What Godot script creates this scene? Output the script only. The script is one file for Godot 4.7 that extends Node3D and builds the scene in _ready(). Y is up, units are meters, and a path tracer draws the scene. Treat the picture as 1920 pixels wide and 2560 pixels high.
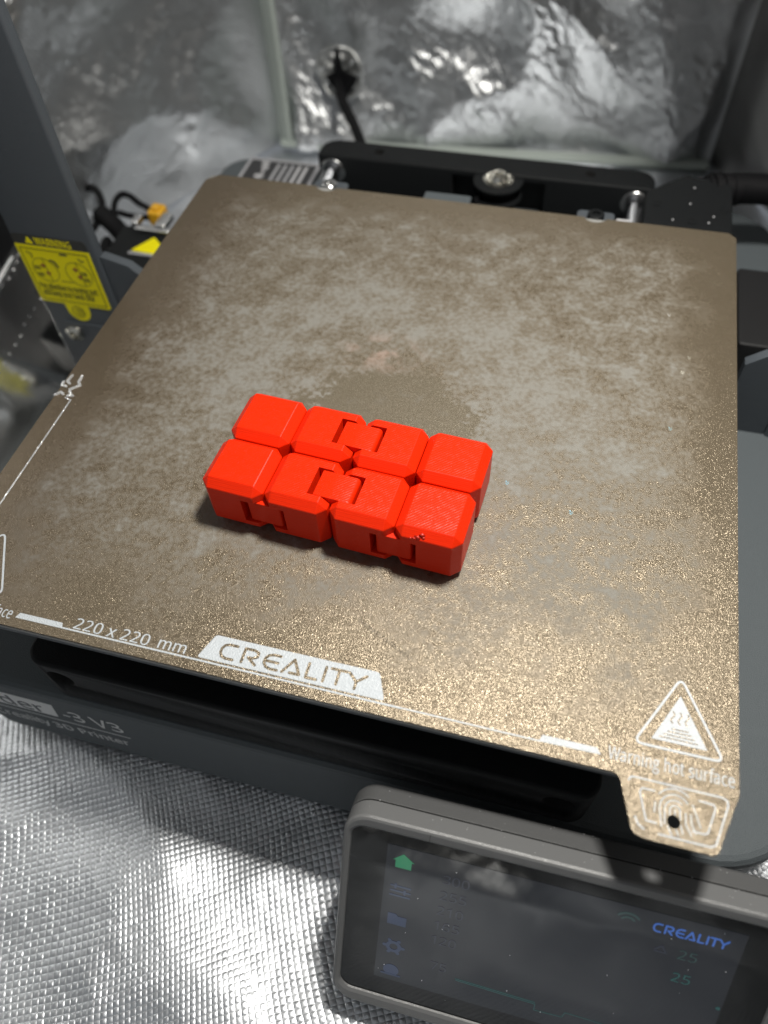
extends Node3D

# ------------------------------------------------------------------ state
var M := {}
var font: SystemFont
const PLATE := 0.235

func _ready() -> void:
	# ---- camera
	var cam := Camera3D.new()
	cam.name = "camera"
	cam.transform = Transform3D(Basis(Vector3(0.966638, -0.036653, -0.253512), Vector3(-0.185244, 0.583512, -0.790695), Vector3(0.176908, 0.811277, 0.557255)), Vector3(0.05388, 0.19477, 0.18693))
	var lens := CameraAttributesPhysical.new()
	lens.frustum_focal_length = 17.916
	lens.frustum_focus_distance = 0.236
	lens.frustum_near = 0.01
	lens.frustum_far = 20.0
	lens.exposure_aperture = 5.2
	cam.attributes = lens
	add_child(cam)
	cam.current = true
	# ---- surroundings and exposure
	var we := WorldEnvironment.new()
	we.name = "environment"
	var env := Environment.new()
	env.background_mode = Environment.BG_COLOR
	env.background_color = Color(0.50, 0.51, 0.52)
	env.background_energy_multiplier = 1.05
	env.tonemap_mode = Environment.TONE_MAPPER_LINEAR
	env.tonemap_exposure = 1.0
	env.sdfgi_enabled = true
	env.ssao_enabled = true
	env.ssil_enabled = true
	we.environment = env
	add_child(we)
	# ---- the lamp under the roof of the enclosure
	make_materials()
	make_lamp(Vector3(0.086, 0.365, 0.010))
	# ---- the enclosure, the printer, then what lies on it
	make_enclosure()
	make_printer()
	make_plate()
	make_toy()
	make_cords()

# ------------------------------------------------------------------ naming
func tag(o: Node, label: String, category := "", group := "", kind := "") -> void:
	if label: o.set_meta("label", label)
	if category: o.set_meta("category", category)
	if group: o.set_meta("group", group)
	if kind: o.set_meta("kind", kind)

func put(called: String, mesh: Mesh, mat: Material, parent: Node = self) -> MeshInstance3D:
	var o := MeshInstance3D.new()
	o.name = called
	o.mesh = mesh
	if mat: o.material_override = mat
	parent.add_child(o, true)
	return o

func base(called: String, at := Vector3.ZERO, parent: Node = self) -> Node3D:
	var o := Node3D.new()
	o.name = called
	o.position = at
	parent.add_child(o, true)
	return o

# ------------------------------------------------------------------ mesh helpers
func tool() -> SurfaceTool:
	var st := SurfaceTool.new()
	st.begin(Mesh.PRIMITIVE_TRIANGLES)
	return st

func vert(st: SurfaceTool, p: Vector3, n: Vector3, uv = null) -> void:
	st.set_normal(n)
	st.set_uv(Vector2(p.x / PLATE + 0.5, p.z / PLATE + 0.5) if uv == null else uv)
	st.add_vertex(p)

func tri(st: SurfaceTool, a: Vector3, b: Vector3, c: Vector3, na: Vector3, nb: Vector3, nc: Vector3) -> void:
	if (b - a).cross(c - a).dot(na + nb + nc) > 0.0:
		vert(st, a, na); vert(st, c, nc); vert(st, b, nb)
	else:
		vert(st, a, na); vert(st, b, nb); vert(st, c, nc)

func quad(st: SurfaceTool, a: Vector3, b: Vector3, c: Vector3, d: Vector3, n: Vector3) -> void:
	tri(st, a, b, c, n, n, n)
	tri(st, a, c, d, n, n, n)

func circle(cx: float, cy: float, r: float, n := 28) -> PackedVector2Array:
	var out := PackedVector2Array()
	for i in n:
		out.append(Vector2(cx + r * cos(TAU * i / n), cy + r * sin(TAU * i / n)))
	return out

func rounded(x0: float, y0: float, x1: float, y1: float, radii, n := 6) -> PackedVector2Array:
	var rr: Array = radii if radii is Array else [radii, radii, radii, radii]
	var out := PackedVector2Array()
	var cs := [[x0, y0, 1, 1, PI], [x1, y0, -1, 1, 1.5 * PI], [x1, y1, -1, -1, 0.0], [x0, y1, 1, -1, 0.5 * PI]]
	for k in 4:
		var c: Array = cs[k]
		var r: float = rr[k]
		if r <= 0.0:
			out.append(Vector2(c[0], c[1]))
			continue
		for i in n + 1:
			var a: float = c[4] + 0.5 * PI * i / n
			out.append(Vector2(c[0] + c[2] * r + r * cos(a), c[1] + c[3] * r + r * sin(a)))
	return out

func round_corners(poly: PackedVector2Array, r: float, n := 4) -> PackedVector2Array:
	var out := PackedVector2Array()
	var m := poly.size()
	for i in m:
		var p := poly[i]
		var a := (poly[(i + m - 1) % m] - p)
		var b := (poly[(i + 1) % m] - p)
		var d: float = min(r, min(a.length(), b.length()) * 0.48)
		var s := p + a.normalized() * d
		var e := p + b.normalized() * d
		for k in n + 1:
			var t := float(k) / n
			out.append(s.lerp(p, t).lerp(p.lerp(e, t), t))
	return out

func edge_normals(poly: PackedVector2Array) -> PackedVector2Array:
	var s := -1.0 if Geometry2D.is_polygon_clockwise(poly) else 1.0
	var area := 0.0
	for i in poly.size():
		area += poly[i].cross(poly[(i + 1) % poly.size()])
	s = 1.0 if area > 0.0 else -1.0
	var out := PackedVector2Array()
	for i in poly.size():
		var d := (poly[(i + 1) % poly.size()] - poly[i]).normalized()
		out.append(Vector2(d.y, -d.x) * s)
	return out

func inset(poly: PackedVector2Array, d: float) -> PackedVector2Array:
	var en := edge_normals(poly)
	var out := PackedVector2Array()
	for i in poly.size():
		var a := en[(i + poly.size() - 1) % poly.size()]
		var b := en[i]
		var m := (a + b).normalized()
		out.append(poly[i] - m * d / max(0.35, m.dot(b)))
	return out

# loops of equal count at given heights: bands between them; ends closed when asked
func loft(st: SurfaceTool, loops: Array, heights: Array, xf: Transform3D, close_first := true, close_last := true) -> void:
	var count: int = loops[0].size()
	for k in loops.size() - 1:
		var la: PackedVector2Array = loops[k]
		var lb: PackedVector2Array = loops[k + 1]
		var ena := edge_normals(la)
		for i in count:
			var j := (i + 1) % count
			var p0 := Vector3(la[i].x, heights[k], la[i].y)
			var p1 := Vector3(la[j].x, heights[k], la[j].y)
			var q0 := Vector3(lb[i].x, heights[k + 1], lb[i].y)
			var q1 := Vector3(lb[j].x, heights[k + 1], lb[j].y)
			if p0.distance_squared_to(p1) < 1e-14 and q0.distance_squared_to(q1) < 1e-14: continue
			var rise: float = heights[k + 1] - heights[k]
			var grow: float = ((lb[i] + lb[j]) * 0.5 - (la[i] + la[j]) * 0.5).dot(ena[i])
			var tilt := Vector2(rise, -grow)
			if tilt.length() < 1e-9: tilt = Vector2(1, 0)
			tilt = tilt.normalized()
			var ns: Array = []
			for e in [i, j]:
				var pa := ena[(e + count - 1) % count]
				var pb := ena[e]
				var own := ena[i]
				var sm := (pa + pb).normalized() if pa.dot(pb) > 0.77 else own
				ns.append((xf.basis * Vector3(sm.x * tilt.x, tilt.y, sm.y * tilt.x)).normalized())
			tri(st, xf * p0, xf * p1, xf * q1, ns[0], ns[1], ns[1])
			tri(st, xf * p0, xf * q1, xf * q0, ns[0], ns[1], ns[0])
	if close_first: cap(st, loops[0], heights[0], Vector3.DOWN if heights[0] <= heights[1] else Vector3.UP, xf)
	if close_last: cap(st, loops[-1], heights[-1], Vector3.UP if heights[-1] >= heights[-2] else Vector3.DOWN, xf)

func cap(st: SurfaceTool, poly: PackedVector2Array, h: float, n: Vector3, xf: Transform3D) -> void:
	var big := PackedVector2Array()
	for q in poly: big.append((q - poly[0]) * 50000.0)
	var idx := Geometry2D.triangulate_polygon(big)
	if idx.is_empty():
		printerr("cap fan ", poly.size(), " ", poly[0])
		for i in poly.size(): idx.append_array(PackedInt32Array([0, i, (i + 1) % poly.size()]))
	var nn := (xf.basis * n).normalized()
	for i in range(0, idx.size(), 3):
		var a := poly[idx[i]]; var b := poly[idx[i + 1]]; var c := poly[idx[i + 2]]
		tri(st, xf * Vector3(a.x, h, a.y), xf * Vector3(b.x, h, b.y), xf * Vector3(c.x, h, c.y), nn, nn, nn)

# a polygon pushed from h0 to h1, its upper (and lower) edges rounded by bev
func extrude(st: SurfaceTool, poly: PackedVector2Array, h0: float, h1: float, bev := 0.0, xf := Transform3D.IDENTITY, both := true) -> void:
	var loops := []
	var hs := []
	if bev > 0.0 and both:
		for k in 3:
			var a := 0.5 * PI * k / 3.0
			loops.append(inset(poly, bev * (1.0 - sin(a)))); hs.append(h0 + bev * (1.0 - cos(a)))
	else:
		loops.append(poly); hs.append(h0)
	if bev > 0.0:
		if both:
			loops.append(poly); hs.append(h0 + bev)
		for k in 4:
			var a := 0.5 * PI * k / 3.0
			loops.append(inset(poly, bev * (1.0 - cos(a)))); hs.append(h1 - bev + bev * sin(a))
	else:
		loops.append(poly); hs.append(h1)
	loft(st, loops, hs, xf)

func block(st: SurfaceTool, lo: Vector3, hi: Vector3, bev := 0.0, r := 0.0) -> void:
	extrude(st, rounded(lo.x, lo.z, hi.x, hi.z, r, 4), lo.y, hi.y, bev)

func box(lo: Vector3, hi: Vector3, bev := 0.0, r := 0.0) -> ArrayMesh:
	var st := tool()
	block(st, lo, hi, bev, r)
	return st.commit()

func tube(st: SurfaceTool, pts: PackedVector3Array, r: float, n := 10, ends := true) -> void:
	var rings := []
	var up := Vector3.UP
	for i in pts.size():
		var d := (pts[min(i + 1, pts.size() - 1)] - pts[max(i - 1, 0)]).normalized()
		if abs(d.dot(up)) > 0.95: up = Vector3(1, 0, 0)
		var s := d.cross(up).normalized()
		up = s.cross(d).normalized()
		var ring := []
		for k in n:
			ring.append(s * cos(TAU * k / n) + up * sin(TAU * k / n))
		rings.append(ring)
	for i in pts.size() - 1:
		for k in n:
			var j := (k + 1) % n
			var a: Vector3 = rings[i][k]; var b: Vector3 = rings[i][j]
			var c: Vector3 = rings[i + 1][k]; var d: Vector3 = rings[i + 1][j]
			tri(st, pts[i] + a * r, pts[i] + b * r, pts[i + 1] + d * r, a, b, d)
			tri(st, pts[i] + a * r, pts[i + 1] + d * r, pts[i + 1] + c * r, a, d, c)
	if ends:
		for e in [0, pts.size() - 1]:
			var o := pts[e]
			var nn := (pts[0] - pts[1]).normalized() if e == 0 else (pts[-1] - pts[-2]).normalized()
			for k in n:
				tri(st, o, o + rings[e][k] * r, o + rings[e][(k + 1) % n] * r, nn, nn, nn)

func curve(pts: Array, steps := 8) -> PackedVector3Array:
	var out := PackedVector3Array()
	for i in pts.size() - 1:
		var p0: Vector3 = pts[max(i - 1, 0)]; var p1: Vector3 = pts[i]
		var p2: Vector3 = pts[i + 1]; var p3: Vector3 = pts[min(i + 2, pts.size() - 1)]
		for k in steps:
			out.append(p1.cubic_interpolate(p2, p0, p3, float(k) / steps))
	out.append(pts[-1])
	return out

func lathe(st: SurfaceTool, profile: PackedVector2Array, xf: Transform3D, n := 28) -> void:
	for i in profile.size() - 1:
		var a := profile[i]; var b := profile[i + 1]
		var t := (b - a).normalized()
		var nr := Vector2(t.y, -t.x)
		for k in n:
			var f0 := TAU * k / n; var f1 := TAU * (k + 1) / n
			var d0 := Vector3(cos(f0), 0, sin(f0)); var d1 := Vector3(cos(f1), 0, sin(f1))
			var n0 := (xf.basis * (d0 * nr.x + Vector3.UP * nr.y)).normalized()
			var n1 := (xf.basis * (d1 * nr.x + Vector3.UP * nr.y)).normalized()
			var p00 := xf * (d0 * a.x + Vector3.UP * a.y); var p01 := xf * (d1 * a.x + Vector3.UP * a.y)
			var p10 := xf * (d0 * b.x + Vector3.UP * b.y); var p11 := xf * (d1 * b.x + Vector3.UP * b.y)
			if a.x > 1e-9: tri(st, p00, p01, p11, n0, n1, n1)
			if b.x > 1e-9: tri(st, p00, p11, p10, n0, n1, n0)

# flat raised print made of pen strokes; lines in 2-D, h0..h1 thick
func strokes(st: SurfaceTool, lines: Array, w: float, h0: float, h1: float, xf := Transform3D.IDENTITY, square := false, hole := PackedVector2Array()) -> void:
	var big_hole := PackedVector2Array()
	for p in hole: big_hole.append(p * 10000.0)
	var lift := 0.0
	for l in lines:
		lift += 0.000002
		var big := PackedVector2Array()
		for p in l: big.append(p * 10000.0)
		var kind := Geometry2D.END_SQUARE if square else Geometry2D.END_ROUND
		for poly in Geometry2D.offset_polyline(big, w * 5000.0, Geometry2D.JOIN_ROUND if not square else Geometry2D.JOIN_MITER, kind):
			if Geometry2D.is_polygon_clockwise(poly): continue
			for piece in (Geometry2D.clip_polygons(poly, big_hole) if hole.size() else [poly]):
				var small := PackedVector2Array()
				for p in piece: small.append(p / 10000.0)
				extrude(st, small, h0, h1 + lift, 0.0, xf)

# a closed line w wide
func outline(st: SurfaceTool, loop: PackedVector2Array, w: float, h0: float, h1: float, xf := Transform3D.IDENTITY) -> void:
	var o := inset(loop, -0.5 * w)
	var i := inset(loop, 0.5 * w)
	loft(st, [o, o, i, i], [h0, h1, h1, h0], xf, false, false)

# text as a mesh: its capitals are cap_h tall, squeezed or stretched to width when given; stands in the xy plane
func text(called: String, what: String, cap_h: float, width: float, mat: Material, parent: Node, xf: Transform3D, thick := 0.00012) -> MeshInstance3D:
	var t := TextMesh.new()
	t.font = font
	t.text = what
	t.font_size = 48
	t.pixel_size = cap_h / (0.714 * 48.0)
	t.depth = thick
	t.curve_step = 1.0
	t.horizontal_alignment = HORIZONTAL_ALIGNMENT_LEFT
	t.vertical_alignment = VERTICAL_ALIGNMENT_CENTER
	var o := put(called, t, mat, parent)
	var bb := t.get_aabb()
	var s := width / bb.size.x if width > 0.0 else 1.0
	o.transform = xf * Transform3D(Basis.from_scale(Vector3(s, 1, 1)), Vector3(-bb.position.x * s, -bb.position.y - bb.size.y * 0.5, 0))
	return o

# the wide-set capitals of the badge, in units of the letter height; y grows downwards
func logo_lines(o: Vector2, w: float, h: float) -> Array:
	var raw := [
		[[1.0, 0.0], [0.45, 0.0], [0.15, 0.1], [0.0, 0.35], [0.0, 0.65], [0.15, 0.9], [0.45, 1.0], [0.95, 1.0]],
		[[1.55, 1.0], [1.55, 0.0]],
		[[1.55, 0.0], [2.2, 0.0], [2.5, 0.12], [2.5, 0.42], [2.2, 0.58], [1.9, 0.58], [2.5, 1.0]],
		[[4.0, 0.0], [3.5, 0.0], [3.2, 0.1], [3.02, 0.35], [3.02, 0.65], [3.2, 0.9], [3.5, 1.0], [4.0, 1.0]],
		[[3.05, 0.5], [3.95, 0.5]],
		[[4.35, 1.0], [4.95, 0.0], [5.5, 0.95]],
		[[5.45, 0.95], [4.85, 0.95]],
		[[5.95, 0.0], [5.95, 1.0], [6.65, 1.0]],
		[[7.1, 0.0], [7.1, 1.0]],
		[[7.45, 0.0], [8.5, 0.0]],
		[[7.98, 0.0], [7.98, 1.0]],
		[[8.65, 0.0], [9.2, 0.52], [9.8, 0.0]],
		[[9.2, 0.52], [9.2, 1.0]],
	]
	var out := []
	for l in raw:
		var pl := PackedVector2Array()
		for p in l: pl.append(o + Vector2(p[0] / 9.8 * w, p[1] * h))
		out.append(pl)
	return out

# ------------------------------------------------------------------ materials
func noise(seed_: int, freq: float, oct := 4, kind := FastNoiseLite.TYPE_SIMPLEX_SMOOTH, fractal := FastNoiseLite.FRACTAL_FBM) -> FastNoiseLite:
	var n := FastNoiseLite.new()
	n.seed = seed_
	n.noise_type = kind
	n.frequency = freq
	n.fractal_type = fractal
	n.fractal_octaves = oct
	return n

func lin(r: float, g: float, b: float) -> Color:
	return Color(r, g, b).linear_to_srgb()

func plain(r: float, g: float, b: float, rough: float, metal := 0.0, spec := 0.5) -> StandardMaterial3D:
	var m := StandardMaterial3D.new()
	m.albedo_color = lin(r, g, b)
	m.roughness = rough
	m.metallic = metal
	m.metallic_specular = spec
	return m

func normal_noise(seed_: int, freq: float, size: int, strength: float, kind := FastNoiseLite.TYPE_SIMPLEX_SMOOTH, oct := 2) -> NoiseTexture2D:
	var t := NoiseTexture2D.new()
	t.width = size; t.height = size
	t.seamless = true
	t.noise = noise(seed_, freq, oct, kind)
	t.as_normal_map = true
	t.bump_strength = strength
	return t

func bumped(m: StandardMaterial3D, tex: Texture2D, metres: float, scale_ := 1.0) -> StandardMaterial3D:
	m.normal_enabled = true
	m.normal_texture = tex
	m.normal_scale = scale_
	m.uv1_triplanar = true
	m.uv1_world_triplanar = true
	m.uv1_scale = Vector3.ONE / metres
	return m

func make_materials() -> void:
	font = SystemFont.new()
	font.font_names = PackedStringArray(["Droid Sans"])
	var fine := normal_noise(5, 0.09, 512, 6.0)
	var grain := normal_noise(8, 0.22, 512, 5.0)
	M.grain = grain
	M.shell = bumped(plain(0.086, 0.099, 0.108, 0.55, 0.0, 0.32), grain, 0.05, 0.35)
	M.slate = bumped(plain(0.066, 0.076, 0.088, 0.45, 0.0, 0.4), grain, 0.05, 0.25)
	M.black = bumped(plain(0.008, 0.009, 0.010, 0.55, 0.0, 0.28), grain, 0.04, 0.35)
	M.blacker = plain(0.006, 0.006, 0.007, 0.6)
	M.cavity = plain(0.004, 0.004, 0.004, 0.9)
	M.rubber = plain(0.004, 0.004, 0.005, 0.65, 0.0, 0.3)
	M.bezel = bumped(plain(0.142, 0.144, 0.147, 0.34), grain, 0.03, 0.3)
	M.bezel_back = bumped(plain(0.083, 0.084, 0.086, 0.5), grain, 0.03, 0.4)
	M.steel = plain(0.62, 0.63, 0.66, 0.16, 1.0)
	M.bolt = plain(0.8, 0.77, 0.68, 0.14, 1.0)
	M.zinc = plain(0.6, 0.6, 0.6, 0.25, 1.0)
	M.magnet = plain(0.30, 0.30, 0.29, 0.55)
	M.alu = plain(0.30, 0.31, 0.32, 0.4, 0.6)
	M.print = bumped(plain(0.52, 0.56, 0.60, 0.42), plate_bumps(), 0.05, 0.8)
	M.worn_print = bumped(plain(0.58, 0.61, 0.64, 0.48), plate_bumps(), 0.05, 0.9)
	M.gloss_print = bumped(plain(0.75, 0.76, 0.78, 0.16, 0.7), plate_bumps(), 0.05, 1.2)
	M.faint_ink = plain(0.62, 0.63, 0.64, 0.5)
	M.yellow = plain(0.88, 0.78, 0.003, 0.45, 0.0, 0.25)
	M.label_black = plain(0.022, 0.022, 0.018, 0.45)
	M.label_ink = plain(0.09, 0.085, 0.006, 0.5)
	M.label_pale = plain(0.42, 0.385, 0.004, 0.45)
	M.label_red = plain(0.22, 0.035, 0.006, 0.5)
	M.plug = plain(0.75, 0.40, 0.02, 0.4)
	M.binding = bumped(plain(0.43, 0.48, 0.45, 0.65), fine, 0.02, 0.6)
	M.silver_paint = plain(0.55, 0.55, 0.58, 0.35, 0.5)
	M.label_grey = plain(0.03, 0.03, 0.033, 0.45)
	M.label_white = plain(0.5, 0.5, 0.52, 0.5)
	M.glass = plain(0.010, 0.011, 0.012, 0.035, 0.0, 0.5)
	M.display = plain(0.012, 0.013, 0.016, 0.045, 0.0, 0.55)
	M.display.emission_enabled = true
	M.display.emission = lin(0.009, 0.0105, 0.0135)
	M.display.emission_energy_multiplier = 0.9
	M.icon_green = lit(0.015, 0.155, 0.07)
	M.icon_blue = lit(0.014, 0.024, 0.056)
	M.icon_logo = lit(0.032, 0.10, 0.36)
	M.icon_dim = lit(0.012, 0.014, 0.024)
	M.icon_teal = lit(0.010, 0.060, 0.055)
	M.icon_teal_dim = lit(0.014, 0.036, 0.034)
	# foil
	var weave := weave_normal()
	M.foil = plain(0.70, 0.725, 0.765, 0.40, 1.0)
	M.foil.normal_enabled = true
	M.foil.normal_texture = weave
	M.foil.normal_scale = 0.5
	M.wall_foil = M.foil.duplicate()
	M.wall_foil.albedo_color = lin(0.66, 0.675, 0.69)
	M.wall_foil.normal_scale = 0.4
	M.wall_foil.roughness = 0.35
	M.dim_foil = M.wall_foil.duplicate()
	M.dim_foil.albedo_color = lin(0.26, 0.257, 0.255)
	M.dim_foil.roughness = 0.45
	M.gathered = plain(0.45, 0.46, 0.46, 0.42, 0.8)
	M.smooth_foil = plain(0.85, 0.86, 0.86, 0.12, 1.0)
	# red plastic
	M.red_side = plain(0.76, 0.022, 0.0015, 0.37, 0.0, 0.32)
	M.red_side.normal_enabled = true
	M.red_side.normal_texture = layer_normal()
	M.red_side.normal_scale = 0.45
	M.red_side.uv1_triplanar = true
	M.red_side.uv1_scale = Vector3.ONE / 20.0
	M.red_side.subsurf_scatter_enabled = true
	M.red_side.subsurf_scatter_strength = 0.02
	M.red_top = M.red_side.duplicate()
	M.red_top.normal_texture = infill_normal()
	M.red_top.normal_scale = 0.6
	M.red_top.roughness = 0.34
	M.red_dark = plain(0.50, 0.018, 0.006, 0.4)
	plate_material()

func lit(r: float, g: float, b: float) -> StandardMaterial3D:
	var m := plain(0.012, 0.013, 0.016, 0.09, 0.0, 0.6)
	m.emission_enabled = true
	m.emission = lin(r, g, b)
	m.emission_energy_multiplier = 1.0
	return m

var bumps: Texture2D
func plate_bumps() -> Texture2D:
	if bumps == null:
		bumps = normal_noise(31, 0.07, 1024, 5.0, FastNoiseLite.TYPE_SIMPLEX_SMOOTH, 2)
	return bumps

func height_to_normal(im: Image, strength: float) -> ImageTexture:
	im.bump_map_to_normal_map(strength)
	return ImageTexture.create_from_image(im)

func weave_normal() -> ImageTexture:
	var s := 1024
	var cells := 32
	var per := s / cells
	var rng := RandomNumberGenerator.new()
	rng.seed = 77
	var dome := PackedFloat32Array()
	for i in per: dome.append(pow(sin(PI * (i + 0.5) / per), 0.6))
	var data := PackedFloat32Array()
	data.resize(s * s)
	for cy in cells:
		for cx in cells:
			var amp := rng.randf_range(0.45, 1.0)
			var tx := rng.randf_range(-0.22, 0.22)
			var ty := rng.randf_range(-0.30, 0.14)
			for y in per:
				var at := (cy * per + y) * s + cx * per
				var fy := (y + 0.5) / per - 0.5
				for x in per:
					var fx := (x + 0.5) / per - 0.5
					var d := dome[x] * dome[y]
					data[at + x] = d * (amp + tx * fx + ty * fy)
	var im := Image.create_from_data(s, s, false, Image.FORMAT_RF, data.to_byte_array())
	return height_to_normal(im, 7.0)

func layer_normal() -> ImageTexture:
	var s := 512
	var n := noise(12, 0.02, 3)
	var im := Image.create(s, s, false, Image.FORMAT_RF)
	for y in s:
		for x in s:
			var h := 0.5 + 0.32 * sin(TAU * y / s * 52.0) + 0.5 * n.get_noise_2d(x * 0.25, y * 4.0)
			im.set_pixel(x, y, Color(h, 0, 0))
	return height_to_normal(im, 2.4)

func infill_normal() -> ImageTexture:
	var s := 512
	var n := noise(14, 0.07, 2)
	var n2 := noise(15, 0.012, 2)
	var im := Image.create(s, s, false, Image.FORMAT_RF)
	for y in s:
		for x in s:
			var d := float(x + y) / s * 18.0
			var ripple := 0.45 + 0.55 * clampf(0.5 + 1.6 * n2.get_noise_2d(x, y), 0.0, 1.0)
			var h := 0.5 + 0.30 * sin(TAU * d) * ripple + 0.16 * n.get_noise_2d((x + y) * 0.9, (x - y) * 0.35)
			im.set_pixel(x, y, Color(h, 0, 0))
	return height_to_normal(im, 2.8)

func plate_material() -> void:
	var s := 1024
	var cloud := noise(3, 0.0042, 5)
	cloud.domain_warp_enabled = true
	cloud.domain_warp_amplitude = 60.0
	cloud.domain_warp_frequency = 0.006
	var a := cloud.get_image(s, s, false, false, false).get_data()
	var torn := noise(9, 0.019, 6)
	torn.fractal_gain = 0.58
	torn.domain_warp_enabled = true
	torn.domain_warp_amplitude = 30.0
	torn.domain_warp_frequency = 0.012
	var b := torn.get_image(s, s, false, false, false).get_data()
	var c := noise(21, 0.09, 4).get_image(s, s, false, false, false).get_data()
	var g := noise(22, 0.42, 2).get_image(s, s, false, false, false).get_data()
	var smear := noise(52, 0.011, 4)
	var e := noise(41, 0.0085, 4).get_image(s, s, false, false, false).get_data()
	var col := PackedByteArray(); col.resize(s * s * 3)
	var orm := PackedByteArray(); orm.resize(s * s * 3)
	var i := 0
	for y in s:
		var z := (float(y) / s - 0.5) * 235.0
		for x in s:
			var px := (float(x) / s - 0.5) * 235.0
			var n1 := a[i] / 255.0
			var n2 := b[i] / 255.0
			var n3 := c[i] / 255.0
			var n4 := g[i] / 255.0
			var n5 := e[i] / 255.0
			# how far inside the used field: the rim, the front strip and the far left corner stay clean
			var field := smoothstep(112.0, 88.0, absf(px + (n5 - 0.5) * 26.0)) * smoothstep(-114.0, -92.0, z + (n5 - 0.5) * 22.0) * smoothstep(112.0, 66.0, z + (n1 - 0.5) * 60.0 + px * 0.10)
			# residue left in a ring round the last print
			var r := Vector2((px + 3.0) / 56.0, (z + 4.0) / 40.0).length()
			var ring := exp(-pow((r - 1.0) / 0.42, 2.0))
			var st := 0.5 + 0.5 * maxf(smear.get_noise_2d(x * 0.35 + y * 0.12, y * 2.6), smear.get_noise_2d(x * 1.9 + y * 1.5 + 900.0, (y - x) * 0.3))
			var worn := smoothstep(0.26, 0.93, 0.28 * n1 + 0.40 * n2 + 0.40 * st + 0.46 * (n3 - 0.5) + 0.17 * ring) * field
			# the bare patch the last print was lifted from
			var patch := smoothstep(1.14, 0.92, Vector2((px - 2.0) / 31.0, (z - 15.0) / 22.0).length() + (n2 - 0.5) * 0.9 + (n3 - 0.5) * 0.5)
			worn *= 1.0 - 0.92 * patch
			# a few pale smears toward the right
			worn = clampf(worn + 0.25 * smoothstep(0.6, 0.8, n2) * field, 0.0, 1.0)
			var pink := smoothstep(0.42, 0.72, n2) * smoothstep(1.0, 0.1, Vector2((px + 8.0) / 22.0, (z + 17.0) / 14.0).length())
			var gr := 0.77 + 0.17 * n4 + 0.13 * (n3 - 0.5)
			var cr := lerpf(0.228 - 0.05 * patch, 0.160, worn); var cg := lerpf(0.182 - 0.034 * patch, 0.145, worn); var cb := lerpf(0.123 - 0.022 * patch, 0.120, worn)
			var pale := worn * worn
			cr += pale * 0.100; cg += pale * 0.103; cb += pale * 0.100
			cr = lerpf(cr, 0.44, pink * 0.42); cg = lerpf(cg, 0.27, pink * 0.42); cb = lerpf(cb, 0.20, pink * 0.42)
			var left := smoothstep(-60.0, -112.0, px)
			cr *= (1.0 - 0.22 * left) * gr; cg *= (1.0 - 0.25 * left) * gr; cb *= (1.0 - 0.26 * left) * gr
			col[i * 3] = int(255.0 * pow(clampf(cr, 0, 1), 0.4545)); col[i * 3 + 1] = int(255.0 * pow(clampf(cg, 0, 1), 0.4545)); col[i * 3 + 2] = int(255.0 * pow(clampf(cb, 0, 1), 0.4545))
			orm[i * 3] = 255
			orm[i * 3 + 1] = int(255.0 * lerpf(0.23 + 0.17 * patch, 0.66, clampf(worn * 1.3, 0, 1)))
			orm[i * 3 + 2] = int(255.0 * lerpf(0.52 - 0.22 * patch, 0.08, clampf(worn * 1.2, 0, 1)))
			i += 1
	# dots of blue and white left by other prints, and a knife scratch
	for d in [[68.0, 40.0, 0.20, 0.42, 0.55], [47.0, 33.0, 0.2, 0.42, 0.55], [96.0, -2.0, 0.25, 0.42, 0.48], [93.0, -60.0, 0.7, 0.7, 0.68], [101.0, -38.0, 0.6, 0.58, 0.5], [99.0, -30.0, 0.6, 0.58, 0.5]]:
		for k in 14:
			var qx := int((d[0] / 235.0 + 0.5) * s) + (k * 7) % 5 - 2
			var qy := int((d[1] / 235.0 + 0.5) * s) + (k * 5) % 7 - 3
			var q := (qy * s + qx) * 3
			for h in 3: col[q + h] = int(255.0 * pow(d[2 + h], 0.4545))
	for k in 130:
		var t := k / 129.0
		var q2 := (int(((91.5 + 8.0 * t + 0.5 * sin(k * 0.9)) / 235.0 + 0.5) * s) * s + int(((14.0 + 17.0 * t) / 235.0 + 0.5) * s)) * 3
		for h in 3: col[q2 + h] = int(col[q2 + h] * 0.6)
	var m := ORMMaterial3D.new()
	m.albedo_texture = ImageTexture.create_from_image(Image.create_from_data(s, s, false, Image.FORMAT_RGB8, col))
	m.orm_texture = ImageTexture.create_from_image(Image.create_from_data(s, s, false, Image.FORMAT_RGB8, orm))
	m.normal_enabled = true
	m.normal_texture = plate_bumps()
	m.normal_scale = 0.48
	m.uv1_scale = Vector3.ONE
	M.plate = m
	# the fine bumps repeat every 50 mm, so they ride on a second set of coordinates through a copy of the texture at plate scale
	var tile := noise(31, 0.32, 2)
	var hi := tile.get_image(2048, 2048, false, false, false)
	hi.convert(Image.FORMAT_RGB8)
	hi.bump_map_to_normal_map(3.2)
	m.normal_texture = ImageTexture.create_from_image(hi)

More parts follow.
